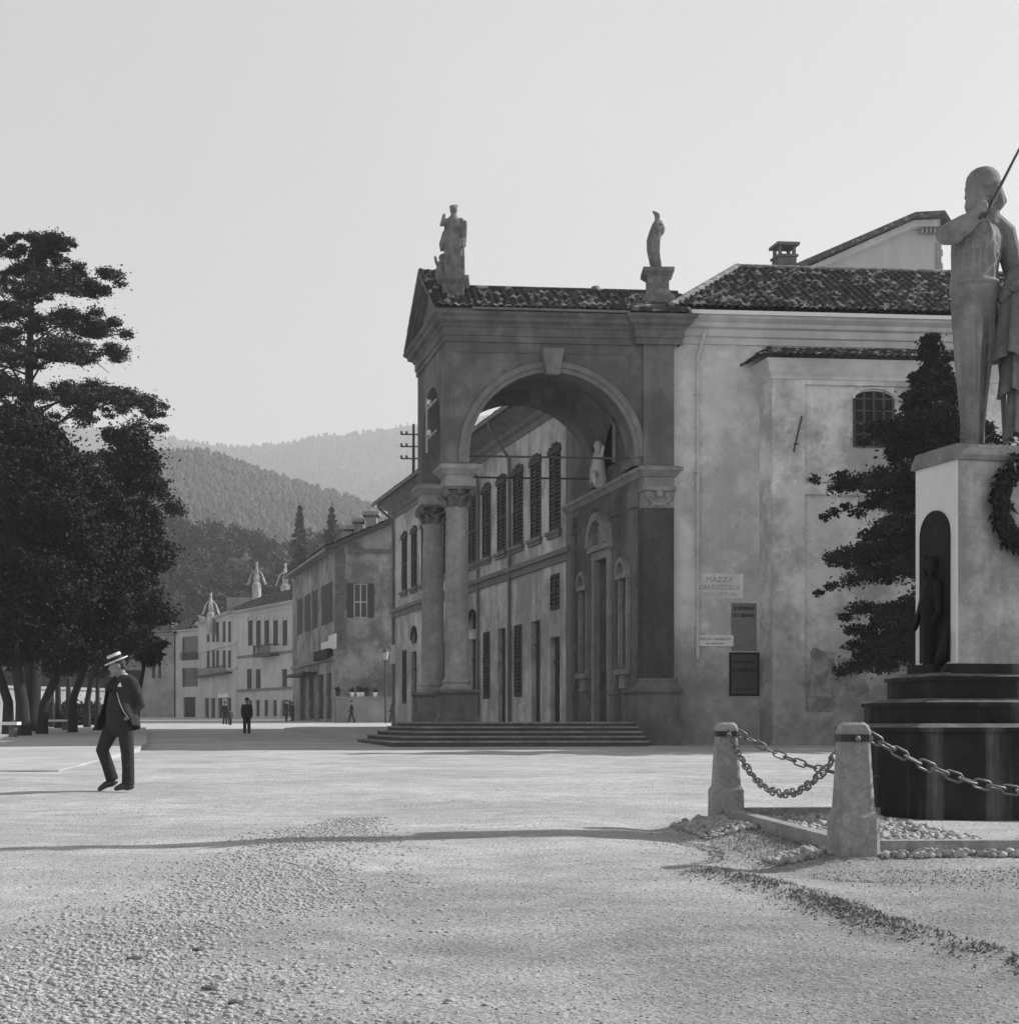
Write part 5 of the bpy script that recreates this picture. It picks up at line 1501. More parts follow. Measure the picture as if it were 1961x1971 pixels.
# shirt, belt, folds
g.tube([sp(x, y, o) for y, x, ra, rb, o in TS], [(ra, rb) for y, x, ra, rb, o in TS], 22, ref, True)
g.tube([front(X, 529 + .0004 * (X - 1876) ** 2, .012) for X in np.linspace(1838, 1914, 9)], .024, 8, rnd=True)   # blouse sagging over the belt
for pts_ in (((1848, 450), (1846, 490), (1848, 525)), ((1860, 455), (1862, 490), (1858, 528)), ((1874, 470), (1872, 500), (1874, 530)), ((1888, 440), (1884, 480), (1886, 528)), ((1902, 430), (1900, 470), (1902, 520)), ((1842, 500), (1858, 508), (1882, 492)), ((1862, 425), (1880, 450), (1906, 460)), ((1895, 415), (1898, 440), (1890, 470))):
    g.tube([front(x, y, .004) for x, y in pts_], [.010, .020, .012], 7, rnd=True)
g.tube([front(x, y, .012) for x, y in ((1912, 478), (1898, 500), (1884, 516), (1868, 532))], .020, 8, rnd=True)      # baldric
# his right arm (picture left): elbow out, fist at chin
g.tube([sp(1860, 415, .02), sp(1838, 428, -.05), sp(1815, 440, -.12)], [.12, .115, .10], 12, rnd=True)
g.tube([sp(1815, 440, -.12), sp(1838, 432, -.24), sp(1862, 412, -.26)], [.10, .095, .065], 12, rnd=True)
g.tube([sp(1805, 430, -.1), sp(1812, 452, -.16), sp(1830, 452, -.2)], [.05, .06, .05], 8, rnd=True)
# fist with separate bent fingers round the hilt
g.ell(sp(1870, 402, -.27), (.055, .05, .065), 12, 8)
for k in range(4):
    y0 = 393 + k * 5.4
    g.tube([sp(1864, y0, -.30), sp(1868, y0 + 1, -.335), sp(1876, y0 + 2, -.335), sp(1880, y0 + 2, -.30)], [.017, .018, .017, .014], 7, rnd=True)
g.tube([sp(1866, 398, -.29), sp(1872, 388, -.31), sp(1879, 385, -.31)], [.02, .018, .015], 7, rnd=True)
# left arm hanging
g.tube([sp(1912, 410, .04), sp(1935, 428, .05), sp(1947, 465, .06), sp(1953, 500, .04)], [.12, .12, .105, .095], 12, rnd=True)
g.tube([sp(1953, 500, .04), sp(1950, 522, -.06), sp(1944, 535, -.14)], [.092, .08, .06], 12, rnd=True)
g.ell(sp(1942, 540, -.17), (.06, .06, .06), 10, 8)
for k in range(4):
    x0 = 1934 + k * 5
    g.tube([sp(x0, 535, -.21), sp(x0 - 1, 544, -.235), sp(x0 - 1, 551, -.2)], [.016, .017, .014], 7, rnd=True)
g.tube([sp(1934, 538, -.16), sp(1928, 545, -.2)], [.018, .014], 7, rnd=True)
# neck, head turned to the left
g.tube([sp(1902, 412, .02), sp(1903, 392, .01), sp(1902, 370, .0)], [.125, .105, .10], 14, rnd=True)
g.ell(sp(1896, 346, .0), (.145, .15, .175), 20, 14)
g.ell(sp(1877, 356, -.03), (.085, .115, .13), 16, 12)                       # face mass
g.tube([sp(1863, 350, -.06), sp(1857, 360, -.065), sp(1856, 364, -.065), sp(1863, 367, -.06)], [.02, .026, .03, .02], 8, rnd=True)   # nose
g.tube([sp(1861, 343, -.06), sp(1866, 343, -.11), sp(1878, 343, -.15), sp(1886, 346, -.155)], .02, 7, rnd=True)    # brow
g.ell(sp(1865, 350, -.105), (.02, .02, .013), 8, 6); g.ell(sp(1877, 351, -.14), (.024, .02, .013), 8, 6)
g.tube([sp(1869, 358, -.11), sp(1878, 362, -.135)], [.03, .025], 8, rnd=True)                # cheek
g.tube([sp(1860, 371, -.06), sp(1868, 370, -.12), sp(1879, 375, -.125)], [.022, .028, .016], 8, rnd=True)   # moustache
g.tube([sp(1872, 372, -.06), sp(1867, 384, -.08), sp(1866, 396, -.10), sp(1866, 402, -.11)], [.085, .08, .06, .03], 12, rnd=True)    # beard
g.tube([sp(1885, 360, -.12), sp(1881, 375, -.11), sp(1875, 390, -.12)], [.03, .035, .03], 8, rnd=True)
g.tube([sp(1897, 350, -.135), sp(1900, 358, -.145), sp(1897, 366, -.135)], [.02, .026, .016], 8, rnd=True)  # ear
# long hair rolled at the back
g.tube([sp(1908, 338, .02), sp(1917, 355, .02), sp(1923, 370, .0), sp(1918, 379, -.03)], [.10, .085, .075, .05], 10, rnd=True)
g.tube([sp(1906, 345, -.11), sp(1913, 362, -.10), sp(1919, 373, -.06), sp(1911, 379, -.07)], [.045, .05, .05, .03], 10, rnd=True)
g.tube([sp(1893, 342, -.135), sp(1903, 356, -.13), sp(1906, 372, -.11)], [.02, .03, .03], 8, rnd=True)
fig = g.build('figure', 'statue', stat); remesh(fig, .0105, 1, .45)
g = MB()          # round cap
g.lathe((0, 0), [(.160, -.03), (.172, -.01), (.172, .025), (.163, .032), (.160, .07), (.142, .12), (.105, .16), (.06, .182), (.0, .19)], 24)
Rm = Matrix.Rotation(R(-8), 4, 'Y') @ Matrix.Rotation(R(6), 4, 'X'); c0 = sp(1893, 341, .0)
g.V = [tuple(c0 + (Rm @ Vector(v))) for v in g.V]
g.build('cap', 'statue', stat, 60)
# sword
g = MB(); a, b = sp(1878, 412, -.32), sp(1962, 260, -.1)
g.tube([a, a.lerp(b, .5), b, b + (b - a) * .12], [.018, .014, .011, .004], 6)
g.tube([sp(1863, 425, -.36), sp(1878, 411, -.32)], [.018, .016], 7, rnd=True); g.tube([sp(1884, 412, -.3), sp(1889, 402, -.29), sp(1884, 390, -.29)], .012, 6)
for q in range(8): g.ell(sp(1874 + q * 1.9, 422 - q * 4.4, -.345), .013, 6, 5)
g.build('sword', 'iron', stat)
# cloak over the left forearm: hanging bell folds
g = MB()
def bell(cx, Yt, Yb, r0, r1, y, ry=.7, n=48):
    P = []; fs = []; m = 8
    for i in range(m + 1):
        s = i / m; Y = Yt + (Yb - Yt) * s
        for k in range(n):
            t = 2 * math.pi * k / n; wv = 1 + .20 * (.25 + s) * math.sin(6 * t + 1.3) + .08 * s * math.sin(11 * t)
            r_ = (r0 + (r1 - r0) * s ** 1.1) * wv
            c = sp(cx, Y, y); P.append(c + Vector((r_ * math.cos(t), r_ * ry * math.sin(t), .04 * s * math.sin(3 * t + 2))))
    for i in range(m):
        for k in range(n):
            j = (k + 1) % n; fs.append((i * n + k, i * n + j, (i + 1) * n + j, (i + 1) * n + k))
    g.add(P, fs)
bell(1958, 515, 675, .13, .235, -.04); bell(1962, 600, 740, .12, .17, .02, .8); bell(1966, 690, 822, .10, .14, .03, .8)
g.tube([sp(1926, 560, -.05), sp(1935, 525, -.2), sp(1955, 508, -.22), sp(1975, 500, -.1)], [.05, .06, .06, .05], 8, rnd=True)
g.build('cloak', 'statue', stat, 70)
g = MB(); g.tube([sp(1925, 560, .12), sp(1940, 700, .16), sp(1950, 846, .2)], [.035, .03, .025], 8); g.build('scabbard', 'statue', stat)

# ================================================================== fence: granite bollards, chains, rails
def bollard(p, label):
    z = gh(p.x, p.y) - .02; z = .03
    th = thing('bollard', (p.x, p.y, z), label, 'bollard', 'granite bollards round the monument')
    ang = math.atan2(FU.y, FU.x); ca, sa = math.cos(ang), math.sin(ang)
    def T(x, y, zz): return (p.x + ca * x - sa * y, p.y + sa * x + ca * y, z + zz)
    def oct_(w, c): return [(-w, -w + c), (-w + c, -w), (w - c, -w), (w, -w + c), (w, w - c), (w - c, w), (-w + c, w), (-w, w - c)]
    def loft(secs):
        g = MB(T); P = []; fs = []
        for w_, c, zz in secs: P += [(x, y, zz) for x, y in oct_(w_, c)]
        for i in range(len(secs) - 1):
            for k in range(8):
                j = (k + 1) % 8; fs.append((i * 8 + k, i * 8 + j, i * 8 + 8 + j, i * 8 + 8 + k))
        fs.append(tuple(range(7, -1, -1))); m = (len(secs) - 1) * 8; fs.append(tuple(range(m, m + 8)))
        return g.add(P, fs)
    loft([(.152, .03, -.25), (.146, .03, .295), (.128, .028, .325), (.122, .028, .33), (.096, .022, .795)]).build('shaft', 'granite', th)
    loft([(.105, .024, .795), (.104, .024, .845)]).build('band', 'band', th)
    loft([(.100, .02, .845), (.100, .02, .865), (.088, .03, .905), (.066, .03, .925)]).build('cap', 'granite', th)
    g = MB(T)
    for x, y in ((.115, 0), (0, .115), (0, -.115)): g.ell((x, y, .815), (.022, .022, .022), 8, 6)
    g.build('chain_eye', 'iron_lit', th)
    return z
bollard(B1, 'nearer granite bollard with black band at the corner of the fence')
bollard(B2, 'farther granite bollard with black band left of the monument')
bollard(B4, 'granite bollard of the fence to the right of the picture edge')
def chain(p, q, sag, name, label, L_=.125, wd=.031, wire=.0085):
    p, q = Vector(p), Vector(q); n = 240; P = []
    for i in range(n + 1):
        s = i / n; P.append(p.lerp(q, s) + Vector((0, 0, -4 * sag * s * (1 - s))))
    g = MB(); acc = 0; k = 0; i = 0; pitch = L_ * .80
    cum = [0]
    for a, b in zip(P, P[1:]): cum.append(cum[-1] + (b - a).length)
    tot = cum[-1]; cnt = int(tot / pitch)
    for k in range(cnt + 1):
        s = k * tot / max(cnt, 1)
        i = min(n - 1, max(0, int(np.searchsorted(cum, s)) - 1)); f_ = (s - cum[i]) / max(1e-6, cum[i + 1] - cum[i])
        c = P[i].lerp(P[i + 1], f_); d = (P[i + 1] - P[i]).normalized()
        up = Vector((0, 0, 1)); side = d.cross(up).normalized(); nr = side.cross(d)
        w_ = nr if k % 2 == 0 else side
        w_ = (w_ + .25 * (side if k % 2 == 0 else nr) * (1 if k % 4 < 2 else -1)).normalized()
        pts = []
        for t in np.linspace(0, 6.2832, 15):
            ct, st_ = math.cos(t), math.sin(t)
            e = (L_ / 2 - wd) * (1 if ct > 0.01 else (-1 if ct < -.01 else 0))
            pts.append(c + d * (e + wd * ct) + w_ * (wd * st_))
        g.tube(pts, wire, 6)
    o = g.build(name, 'iron_lit', None, 180); return tag(o, label, 'chain', 'iron chains of the monument fence')
zc = .845
chain((B1.x + FU.x * .14, B1.y, zc), (B4.x - FU.x * .14, B4.y, zc), .37, 'chain', 'iron chain sagging from the nearer bollard to the right before the monument')
chain((B1.x - .01, B1.y + .14, zc), (B2.x + .01, B2.y - .14, zc), .46, 'chain', 'iron chain sagging between the two granite bollards')
chain((B2.x + FU.x * .14, B2.y, zc), (B3.x - FU.x * .14, B3.y, zc), .40, 'chain', 'iron chain running from the farther bollard behind the nearer one')
def rail(p, q, label):
    a, b = Vector((p.x, p.y, .115)), Vector((q.x, q.y, .115))
    d = (b - a).normalized(); s = Vector((-d.y, d.x, 0)) * .055
    g = MB(); A, Bq = a + d * .14, b - d * .14
    h = Vector((0, 0, .045)); g.add([A - s - h, A + s - h, A + s + h, A - s + h, Bq - s - h, Bq + s - h, Bq + s + h, Bq - s + h], [(0, 1, 2, 3), (7, 6, 5, 4), (0, 4, 5, 1), (1, 5, 6, 2), (2, 6, 7, 3), (3, 7, 4, 0)])
    tag(g.build('kerb_rail', 'granite'), label, 'kerb rail', 'stone rails between the bollards')
rail(B1, B2, 'low stone rail running between the two granite bollards')
rail(B1, B4, 'low stone rail running right from the nearer bollard')
rail(B2, B3, 'low stone rail running behind the nearer bollard to the monument back')

# ================================================================== loose stones, cobbles, weeds
ico = None
def ico_mesh():
    bm = bmesh.new(); bmesh.ops.create_icosphere(bm, subdivisions=1, radius=1)
    V = np.array([v.co[:] for v in bm.verts]); Fq = np.array([[v.index for v in f.verts] for f in bm.faces]); bm.free(); return V, Fq
IV, IF = ico_mesh()
def stones(name, pts, smin, smax, m, label, cat, flat=(.45, .75), seed=1, sink=.25, power=2.2):
    r = np.random.default_rng(seed); n = len(pts); pts = np.asarray(pts)
    S = smin + (smax - smin) * r.uniform(0, 1, n) ** power
    A = r.uniform(0, 6.28, n); sx = r.uniform(.75, 1.3, n); sz = r.uniform(flat[0], flat[1], n)
    jit = r.uniform(.6, 1.3, (n, len(IV), 1))
    P = IV[None] * jit * np.stack([S * sx, S, S * sz], 1)[:, None, :]
    c, s_ = np.cos(A)[:, None], np.sin(A)[:, None]
    X = P[:, :, 0] * c - P[:, :, 1] * s_; Y = P[:, :, 0] * s_ + P[:, :, 1] * c
    Z = P[:, :, 2] + (S * sz * (1 - 2 * sink))[:, None]
    hz = np.interp(pts[:, 1], GD, GZ) + feat(pts[:, 0], pts[:, 1])
    V = np.stack([X + pts[:, 0:1], Y + pts[:, 1:2], Z + hz[:, None]], -1).reshape(-1, 3)
    Fq = (IF[None] + (np.arange(n) * len(IV))[:, None, None]).reshape(-1, 3)
    o = npmesh(name, V, Fq, m); return tag(o, label, cat, None, 'stuff')
r = np.random.default_rng(31)
# rubble strip running away from the lower left
n = 40000; y = 4.0 + 10.5 * r.uniform(0, 1, n) ** 1.5
cxs = np.interp(y, [4, 7.4, 10.5, 12.5, 14.5], [-1.45, -1.5, -1.45, -1.55, -1.5]); wds = np.interp(y, [4, 7, 10, 13, 14.5], [.62, .62, .48, .30, .15])
x = cxs + wds * r.normal(0, .78, n)
pat = np.sin(x * 2.9 + 1.1 * np.sin(y * 1.3)) + np.sin(y * 1.9 + x * 1.7) + np.sin(x * 6.1 - y * 2.3) * .6
keep = r.uniform(0, 1, n) < np.clip(.72 + .35 * pat, .15, 1); x, y = x[keep], y[keep]
stones('loose_rubble', np.stack([x, y], 1), .003, .018, 'pebble', 'strip of loose broken stones crossing the sandy square', 'rubble', flat=(.3, .6), seed=3, power=3.4, sink=.36)
n = 34000; y = 3.9 + 24 * r.uniform(0, 1, n) ** 1.7; x = (r.uniform(-1, 1, n)) * (y * .38 + .3)
stones('scattered_pebbles', np.stack([x, y], 1), .0015, .008, 'pebble', 'small pebbles scattered over the sandy square', 'pebbles', seed=5, power=3.2, sink=.3)
# cobbles along the fence
C = []
for q in range(2400):       # strip both sides of the front rail
    t = r.uniform(.1, 3.2); o = r.choice([-1, 1]) * r.uniform(.08, .2) if r.uniform() < .55 else r.uniform(.1, .8)
    p = B1 + FU * t + Vector((-FU.y, FU.x)) * o; C.append((p.x, p.y))
for q in range(1700):
    t = r.uniform(-.02, 1.02); p = B1.lerp(B2, t) + Vector((-r.uniform(.05, .5) if t > .6 or t < .12 else r.uniform(.05, .3), 0)); C.append((p.x, p.y))
for q in range(1700):
    p = B1.lerp(B2, r.uniform(0, 1)) + Vector((r.uniform(.1, 1.3), r.uniform(0, .4))); C.append((p.x, p.y))
stones('cobbles', C, .009, .040, 'cobble', 'rounded cobbles along the fence rails of the monument', 'cobbles', flat=(.6, .9), seed=7, sink=.2, power=1.7)
# weeds and dead grass: blades
def blades(name, pts, h, label, cat, m='weed', seed=2):
    r = np.random.default_rng(seed); n = len(pts); pts = np.asarray(pts)
    hz = np.interp(pts[:, 1], GD, GZ) + feat(pts[:, 0], pts[:, 1])
    b = np.stack([pts[:, 0], pts[:, 1], hz - .004], 1)
    a = r.uniform(0, 6.28, n); wv = np.stack([np.cos(a), np.sin(a), 0 * a], 1) * (.004 + .006 * r.uniform(0, 1, n))[:, None]
    H = h * r.uniform(.3, 1.2, n)
    tip = b + np.stack([r.normal(0, .6, n) * H, r.normal(0, .6, n) * H, H], 1)
    V = np.stack([b - wv, b + wv, tip], 1).reshape(-1, 3)
    o = npmesh(name, V, np.arange(3 * n).reshape(-1, 3), m); return tag(o, label, cat, None, 'stuff')
n = 3000; t = r.uniform(0, 1, n) ** .8
xs = np.interp(t, [0, .35, .7, 1], [1.25, 1.5, 1.78, 2.15]); ys = np.interp(t, [0, .35, .7, 1], [9.1, 7.9, 6.7, 5.0])
cl = r.normal(0, 1, (60, 1)); idx = r.integers(0, 70, n); ct = r.uniform(0, 1, 70)
tt = np.where(r.uniform(0, 1, n) < .85, ct[idx] + r.normal(0, .012, n), t)
xs = np.interp(tt, [0, .35, .7, 1], [1.2, 1.52, 1.80, 2.2]) + r.normal(0, .09, n); ys = np.interp(tt, [0, .35, .7, 1], [9.2, 7.9, 6.7, 4.9]) + r.normal(0, .06, n)
stones('clods', np.stack([xs + r.normal(0, .05, n), ys], 1)[:800], .003, .011, 'rubble', 'small dark clods and stones along the ridge of dry weeds', 'clods', flat=(.4, .7), seed=17, power=2)
blades('dry_weeds', np.stack([xs, ys], 1), .022, 'ragged line of dry weeds running to the lower right', 'weeds')
n = 13000; P = []
for q in range(n):
    if q % 2: p = B1.lerp(B2, r.uniform(-.05, .9)) + Vector((-abs(r.normal(0, .28)) - .1, r.normal(0, .1)))
    elif q % 4: p = B1.lerp(B2, r.uniform(0, 1)) + Vector((r.uniform(.1, 1.4), 0))
    else: p = Vector((r.uniform(1.9, 5.2), 0)) ; p.y = B1.y - abs(r.normal(0, .5)) - .5 - .0 * p.x
    P.append((p.x, p.y))
blades('short_grass', P, .018, 'short dry grass on the bank round the monument fence', 'grass', 'grass', 4)
for i, (X, Y) in enumerate(((452, 1935), (402, 1908), (380, 1835), (258, 1850))):
    d = HC * F / (Y - HY); p = W(X, Y, d)
    rs = random.Random(i); g = MB()
    P_ = [Vector(v) * rs.uniform(.65, 1.2) for v in IV]
    g.add([(v.x * .034 + p.x, v.y * .022 + p.y, v.z * .016 + gh(p.x, p.y) + .004) for v in P_], [tuple(f) for f in IF])
    tag(g.build('stone', 'rubble'), ['dark stone lowest on the rubble strip', 'dark stone second lowest on the rubble strip', 'dark stone in the middle of the rubble strip', 'dark stone farthest left on the rubble strip'][i], 'stone', 'dark stones lying in the rubble strip')
n = 30
g = MB()
for q in range(26):
    a = q * .9; L_ = .03 + .03 * random.random(); c = Vector((1.95, 4.95, gh(1.95, 4.95))) + Vector((random.gauss(0, .05), random.gauss(0, .03), .01))
    g.add([c, c + Vector((L_ * math.cos(a), L_ * math.sin(a), .02)), c + Vector((L_ * 1.5 * math.cos(a + .3), L_ * math.sin(a + .3), .008))], [(0, 1, 2)])
tag(g.build('weed_tuft', 'weed'), 'dark flat tuft of weed in the lower right foreground', 'weed')

# ================================================================== roof statues
def roof_figure(X, d, Yh, Yf, Yp, label, putto=False, lean=0):
    f = W(X, Yf, d); h = W(X, Yh, d); H = h.z - f.z; p = W(X, Yp, d)
    th = thing('roof_statue', (p.x, d, p.z), label, 'statue', None)
    g = MB(); hp = f.z - p.z; w_ = .34
    def bx(a, z0, z1, b=None):
        b = a if b is None else b
        g.frustum(p.x - a, p.x + a, d - a, d + a, z0, p.x - b, p.x + b, d - b, d + b, z1)
    bx(.52, p.z - .5, p.z + .04); bx(.46, p.z + .04, p.z + hp * .3, .34); bx(.34, p.z + hp * .3, p.z + hp * .72); bx(.34, p.z + hp * .72, p.z + hp * .88, .50); bx(.50, p.z + hp * .88, p.z + hp)
    g.ell((p.x, d - .35, p.z + hp * .52), (.14, .06, .14), 10, 6)
    g.build('pedestal', 'roofstatue', th)
    g = MB(); P = lambda x, z, y=0: Vector((f.x + x * H, d + y * H, f.z + z * H))
    if putto or lean == 0:
        g.tube([P(.01, 0), P(.01, .2), P(0, .45), P(-.01, .62), P(-.005, .76), P(0, .84)], [(x * H, y * H) for x, y in [(.15, .12), (.14, .12), (.13, .11), (.12, .095), (.12, .08), (.05, .05)]], 14, (1, 0, 0), True)
        g.ell(P(.0, .925), (.052 * H, .055 * H, .07 * H), 12, 9)
        g.tube([P(-.03, .97, .02), P(.03, .98, .02)], .03 * H, 8, rnd=True)
        g.tube([P(-.1, .77), P(-.15, .70, -.06), P(-.125, .84, -.06)], [.045 * H, .04 * H, .022 * H], 8, rnd=True)
        g.tube([P(.1, .78), P(.135, .62, -.05), P(.15, .55, -.08)], [.045 * H, .04 * H, .03 * H], 8, rnd=True)
        g.tube([P(.155, .74, -.06), P(.16, .6, -.08), P(.15, .42, -.06)], [.03 * H, .022 * H, .018 * H], 8, rnd=True)
        for q in range(6): g.tube([P(-.1 + .045 * q, .52, -.1), P(-.11 + .05 * q, .25, -.12), P(-.09 + .045 * q, .02, -.12)], .016 * H, 6, rnd=True)
        g.tube([P(-.1, .6, -.05), P(-.15, .45, -.05), P(-.16, .38, -.03)], [.05 * H, .045 * H, .02 * H], 8, rnd=True)
        g.tube([P(-.14, 0), P(-.18, .08), P(-.17, .2)], [.09 * H, .075 * H, .05 * H], 9, rnd=True)
        g.ell(P(-.15, .29), (.05 * H, .05 * H, .055 * H), 10, 7)
        g.tube([P(-.2, .17), P(-.23, .22), P(-.245, .30)], .02 * H, 7, rnd=True)
    else:
        g.tube([P(.0, 0), P(-.03, .12), P(-.075, .35), P(-.07, .5), P(-.03, .64), P(.0, .78), P(-.005, .84)], [(x * H, y * H) for x, y in [(.085, .08), (.10, .09), (.105, .1), (.115, .1), (.11, .1), (.09, .08), (.05, .05)]], 14, (1, 0, 0), True)
        g.tube([P(.06, .66), P(.075, .72), P(.05, .82)], [.06 * H, .06 * H, .04 * H], 9, rnd=True)
        g.ell(P(.0, .92), (.05 * H, .055 * H, .068 * H), 12, 9)
        g.tube([P(-.02, .96), P(-.07, 1.0)], [.04 * H, .02 * H], 8, rnd=True)
        g.tube([P(.06, .75, -.06), P(.0, .66, -.12), P(-.03, .76, -.12)], [.045 * H, .035 * H, .025 * H], 8, rnd=True)
        g.tube([P(-.05, .72, -.02), P(-.05, .62, -.1), P(-.02, .75, -.13)], [.04 * H, .035 * H, .025 * H], 8, rnd=True)
        for q in range(5): g.tube([P(-.11 + .035 * q, .5, -.09), P(-.12 + .035 * q, .3, -.1), P(-.06 + .03 * q, .05, -.07)], .014 * H, 6, rnd=True)
    g.tube([P(0, -.01), P(0, .03)], .14 * H, 10)
    o = g.build('figure', 'roofstatue', th); remesh(o, .03, 1, .4)
roof_figure(873, 46.7, 393, 538, 590, 'weathered robed stone figure with a small child on the porch corner', putto=True)
roof_figure(1265, 46.9, 407, 522, 578, 'swaying praying stone figure on the pedestal above the porch pilaster', lean=1)
roof_figure(1146, 51.3, 549, 690, 720, 'small stone head and shoulders showing over the porch roof ridge')

# ================================================================== people
def walker(name, X, Yf, px, label, yaw, coat, hat='round', stride=.25, seed=0, h=1.70, arms=0.0, long=False):
    """simple adult figure; local frame faces -y"""
    d = h * F / px; p = W(X, Yf, d); z0 = gz(d)
    z0 = p.z
    Rz = Matrix.Rotation(yaw, 3, 'Z'); s = h / 1.75
    def L_(x, y, z): return Vector((p.x, d, z0)) + (Rz @ Vector((x * s, y * s, 0))) + Vector((0, 0, z * s))
    lat = Rz @ Vector((1, 0, 0))
    th = thing(name, (p.x, d, z0), label, 'person')
    g = MB()
    g.ell(L_(0, -.02, 1.60), (.078 * s, .095 * s, .115 * s), 14, 10, Rz)
    g.ell(L_(0, -.12, 1.585), (.018 * s, .02 * s, .028 * s), 8, 6); g.ell(L_(-.082, .0, 1.60), (.012, .022, .035), 8, 6); g.ell(L_(.082, .0, 1.60), (.012, .022, .035), 8, 6)
    for sx in (-.032, .032): g.ell(L_(sx, -.108, 1.615), (.012, .012, .01), 6, 5)
    g.tube([L_(-.025, -.115, 1.545), L_(.025, -.115, 1.545)], .008, 6)
    g.tube([L_(0, 0, 1.35), L_(0, .0, 1.44), L_(0, -.01, 1.53)], [.07 * s, .055 * s, .055 * s], 10, rnd=True)
    g.tube([L_(0, 0, .92), L_(0, 0, 1.1), L_(0, 0, 1.3), L_(0, 0, 1.42)], [(.14 * s, .10 * s), (.13 * s, .1 * s), (.16 * s, .11 * s), (.1 * s, .07 * s)], 12, lat, True)
    for sg in (-1, 1):
        y = sg * stride
        g.tube([L_(sg * .085, 0, .92), L_(sg * .09, y * .45 - .03, .5), L_(sg * .09, y, .08)], [.08 * s, .055 * s, .04 * s], 9, rnd=True)
        g.tube([L_(sg * .09, y + .04, .05), L_(sg * .1, y - .16, .035)], [.045 * s, .035 * s], 8, rnd=True)
        g.tube([L_(sg * .18, 0, 1.38), L_(sg * .23, arms * sg * .5, 1.12), L_(sg * .22, -arms * sg - .06, .88)], [.06 * s, .048 * s, .035 * s], 9, rnd=True)
        hc_ = (sg * .22, -arms * sg - .08, .82)
        g.ell(L_(*hc_), (.03 * s, .042 * s, .05 * s), 9, 7, Rz)
        for q in range(4):
            g.tube([L_(hc_[0], hc_[1] - .03 + .02 * q, hc_[2] - .03), L_(hc_[0] - sg * .01, hc_[1] - .033 + .02 * q, hc_[2] - .085)], [.009, .007], 5, rnd=True)
        g.tube([L_(hc_[0] - sg * .01, hc_[1] - .035, hc_[2] + .0), L_(hc_[0] - sg * .02, hc_[1] - .06, hc_[2] - .04)], [.01, .008], 5, rnd=True)
    b = g.build('body', 'skin', th); remesh(b, .011, 1, .4)
    g = MB(); hem = .55 if long else .78
    g.tube([L_(0, 0, hem), L_(0, 0, .95), L_(0, 0, 1.12), L_(0, 0, 1.32), L_(0, 0, 1.42), L_(0, 0, 1.46)], [(.20 * s, .15 * s), (.19 * s, .14 * s), (.175 * s, .135 * s), (.205 * s, .14 * s), (.15 * s, .1 * s), (.075 * s, .07 * s)], 14, lat)
    for sg in (-1, 1): g.tube([L_(sg * .18, 0, 1.385), L_(sg * .235, arms * sg * .5, 1.12), L_(sg * .222, -arms * sg - .055, .885)], [.078 * s, .065 * s, .052 * s], 9, rnd=True)
    o = g.build('coat', coat, th); remesh(o, .014, 2, .5)
    g = MB()
    for sg in (-1, 1):
        y = sg * stride; g.tube([L_(sg * .085, 0, .95), L_(sg * .095, y * .45 - .03, .5), L_(sg * .095, y + .01, .07)], [.115 * s, .085 * s, .075 * s], 10, rnd=False)
    o = g.build('trousers', 'cloth_dark', th); remesh(o, .014, 1, .4)
    g = MB()
    for sg in (-1, 1): g.tube([L_(sg * .095, sg * stride + .05, .045), L_(sg * .1, sg * stride - .18, .035)], [.055 * s, .045 * s], 8, rnd=True)
    g.build('shoes', 'leather', th, 60)
    if hat:
        g = MB(); c = L_(0, -.01, 1.66)
        g.lathe((c.x, c.y), [(.15 * s, c.z - .005), (.155 * s, c.z + .005), (.098 * s, c.z + .012), (.10 * s, c.z + .06), (.085 * s, c.z + .105), (.05 * s, c.z + .12)], 18)
        g.build('hat', 'cloth_dark' if hat == 'round' else 'straw', th, 50)
    else:
        g = MB(); g.ell(L_(0, .01, 1.635), (.088 * s, .10 * s, .095 * s), 12, 9); g.build('hair', 'hair', th, 180)
walker('person', 475, 1414, 70, 'person seen from behind in dark coat walking up the middle of the street', R(180), 'cloth_dark', stride=.05, h=1.74, seed=1)
walker('person', 433, 1395, 44, 'person in dark clothes standing left in the street beside a child', R(160), 'cloth_dark', stride=.08, seed=2)
walker('person', 443, 1399, 34, 'short child-sized person in grey coat left of the man in mid-street', R(200), 'cloth_mid', None, stride=.14, h=1.25, seed=3)
walker('person', 551, 1389, 41, 'person in dark coat standing by the gable house shopfront, left of a pair', R(60), 'cloth_dark', stride=.06, seed=4)
walker('person', 563, 1388, 36, 'person in dark coat standing by the gable house shopfront, right of a pair', R(-60), 'cloth_dark', stride=.06, h=1.6, seed=5)
walker('person', 677, 1391, 42, 'person in dark clothes walking before the garden parapet', R(-80), 'cloth_dark', 'round', stride=.24, arms=.2, seed=6)
walker('person', 755, 1391, 42, 'person with pale face walking at the corner of the long wing', R(-95), 'cloth_dark', None, stride=.22, arms=.15, seed=7)

# ---- the walking man in the straw hat (local: x picture right, y away, z up)
md = 18.8; mz = W(225, 1522, md).z
def mp(x, y, z): return Vector(((225 - CX) / F * md + x, md + y, mz + z))
man = thing('person', mp(0, 0, 0), 'man in straw boater and dark open suit strolling with hands in pockets', 'person')
lat = (.7, -.7, 0); fwdm = Vector((-.7, -.7, 0))
